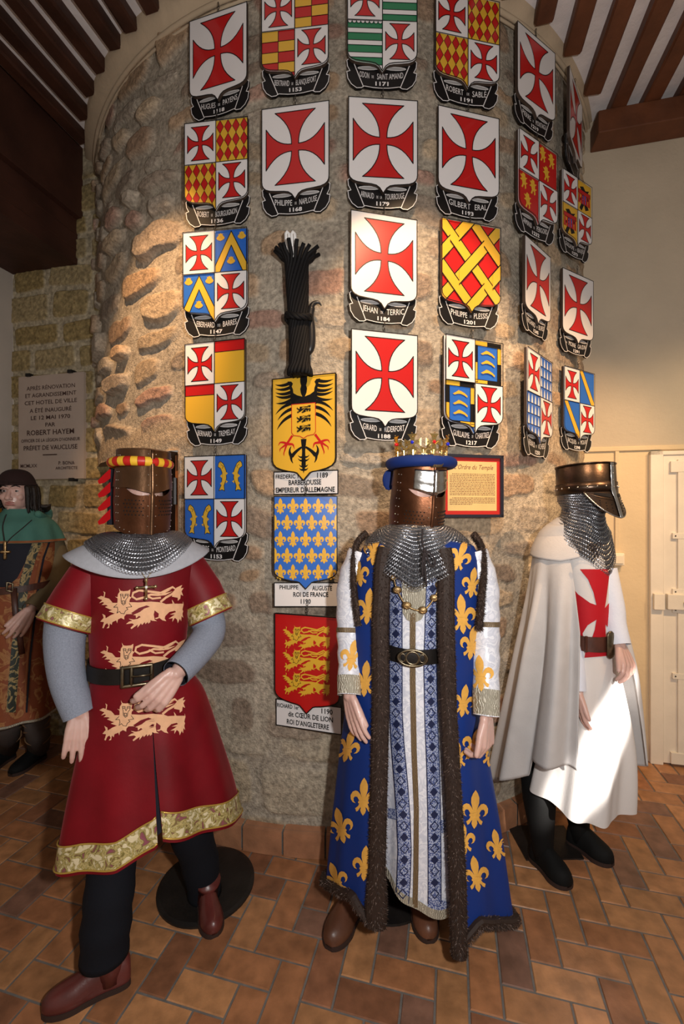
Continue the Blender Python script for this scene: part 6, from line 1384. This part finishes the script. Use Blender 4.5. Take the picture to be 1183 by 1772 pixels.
    for sg in (-1, 1):
        mb = MB(); mb.ball(fp(sg * .030, .004, .0745), (.0135, .011, .0075), 'eye_white', 12, ax=(fs, ff, Zd)); e = mb.build('eye', bd, smooth=True); mb = MB(); mb.ball(fp(sg * .030 + .002, .004, .0845), (.0055, .003, .006), 'iris_dark', 10, ax=(fs, ff, Zd)); mb.build('iris', e, smooth=True) if False else mb.build('iris', e, smooth=True)
        mb = MB(); mb.tube([fp(sg * .014, .030, .096), fp(sg * .032, .036, .093), fp(sg * .050, .028, .078)], [.003, .0035, .002], 'hair_dark', n=6); mb.build('eyebrow', bd, smooth=True)
    mb = MB()
    for dz, rr in ((-.0625, .0055), (-.0735, .0068)): mb.tube([fp(-.020, dz, .0845), fp(0, dz + .002, .096), fp(.020, dz, .0845)], [rr * .5, rr, rr * .5], 'lips', n=8, round_end=True)
    mb.build('lips', bd, smooth=True)
    # hair: overlapping locks falling from under the cap to the collar
    mb = MB(); rg = random.Random(2)
    for k in range(64):
        a = R_(lerp(52, 308, k / 63)); rr = rg.uniform(.082, .098); top = hd + ff * (math.cos(a) * rr * 1.05) + fs * (math.sin(a) * rr) + Zd * .035
        out = ff * math.cos(a) + fs * math.sin(a); ln = rg.uniform(.125, .165); fl = rg.uniform(.0, .022)
        mb.tube(catmull([top, top + out * .008 + Zd * -.05, top + out * .010 + Zd * -.10, top + out * (.012 + fl) + Zd * -ln], 3), [.012, .013, .013, .013, .013, .012, .011, .009, .006, .003], 'hair_dark', n=7)
    for k in range(5): s0 = hd + F.a * .095 + Zd * (-.07 - k * .006) + F.b * (k * .012 - .02); mb.tube(catmull([s0, s0 + F.a * .03 + Zd * -.012, s0 + F.a * .058 + Zd * -.008, s0 + F.a * .07 + Zd * .004], 3), [.012] * 6 + [.009, .007, .005, .003], 'hair_dark', n=7)
    mb.build('hair', bd, smooth=True)
    mb = MB(); rows = []
    for i in range(13):
        t = i / 12; z = .118 - .09 * (1 - math.cos(t * math.pi / 2)) * 1.0; r = math.sin(max(t, .03) * math.pi / 2) ** .8
        rows.append([hd + ff * (.104 * r * math.cos(a) - .008) + fs * (.094 * r * math.sin(a)) + Zd * (z + .018 - (0.045 * r * max(-math.cos(a), 0))) for a in np.linspace(0, 2 * math.pi, 37)[:-1]])
    mb.grid(rows, 'cap_brown', closed=True); mb.tube([rows[-1][i % 36] for i in range(37)], .009, 'cap_brown', n=8); mb.build('cap', bd, smooth=True)
    for g, px in ((g1, 12), (g2, 60)):
        mb = MB(); tp = L(px + 1, 1222, 0); bt_ = g + Vector((0, .03, .07)); mb.tube([tp, tp.lerp(bt_, .45), bt_], [.070, .066, .058], 'legging_grey', n=20); lgm = mb.build('legging', root, smooth=True); mb = MB()
        for s_ in (0, 1):
            pts = []
            for i in range(25): t = i / 24; a = t * 2 * math.pi * 1.2 * (1 if s_ else -1) + s_ * math.pi; c = tp.lerp(bt_, .30 + .5 * t); pts.append(c + F.a * (.066 * math.cos(a)) + F.b * (.066 * math.sin(a)))
            mb.tube(pts, .010, 'legging_wrap', n=6, flat=.4)
        mb.build('leg_wrap', lgm, smooth=True)
    boot(root, g1 + Vector((.0, .06, 0)), g1 + Vector((-.03, -.14, 0)), g1 + Vector((0, .04, .14)), .060, 'boot_black', w=.05); boot(root, g2 + Vector((0, .06, 0)), g2 + Vector((-.04, -.16, 0)), g2 + Vector((0, .04, .14)), .060, 'boot_black', w=.05)
green_hood()
mat('yellow_cloth', (.55, .27, .03), .8)
b = MB(); c = P(-9, 882, 2.97)
b.ball(c, (.068, .07, .085), 'yellow_cloth', 24); b.tube([c + Vector((0, 0, -.03)), c + Vector((-.0, 0, -.25)), c + Vector((.02, .0, -1.60))], [.06, .075, .08], 'yellow_cloth', n=24)
tag(b.build('yellow_garment', smooth=True), "sliver of yellow cloth at left edge behind the brown-capped figure's face", 'garment')
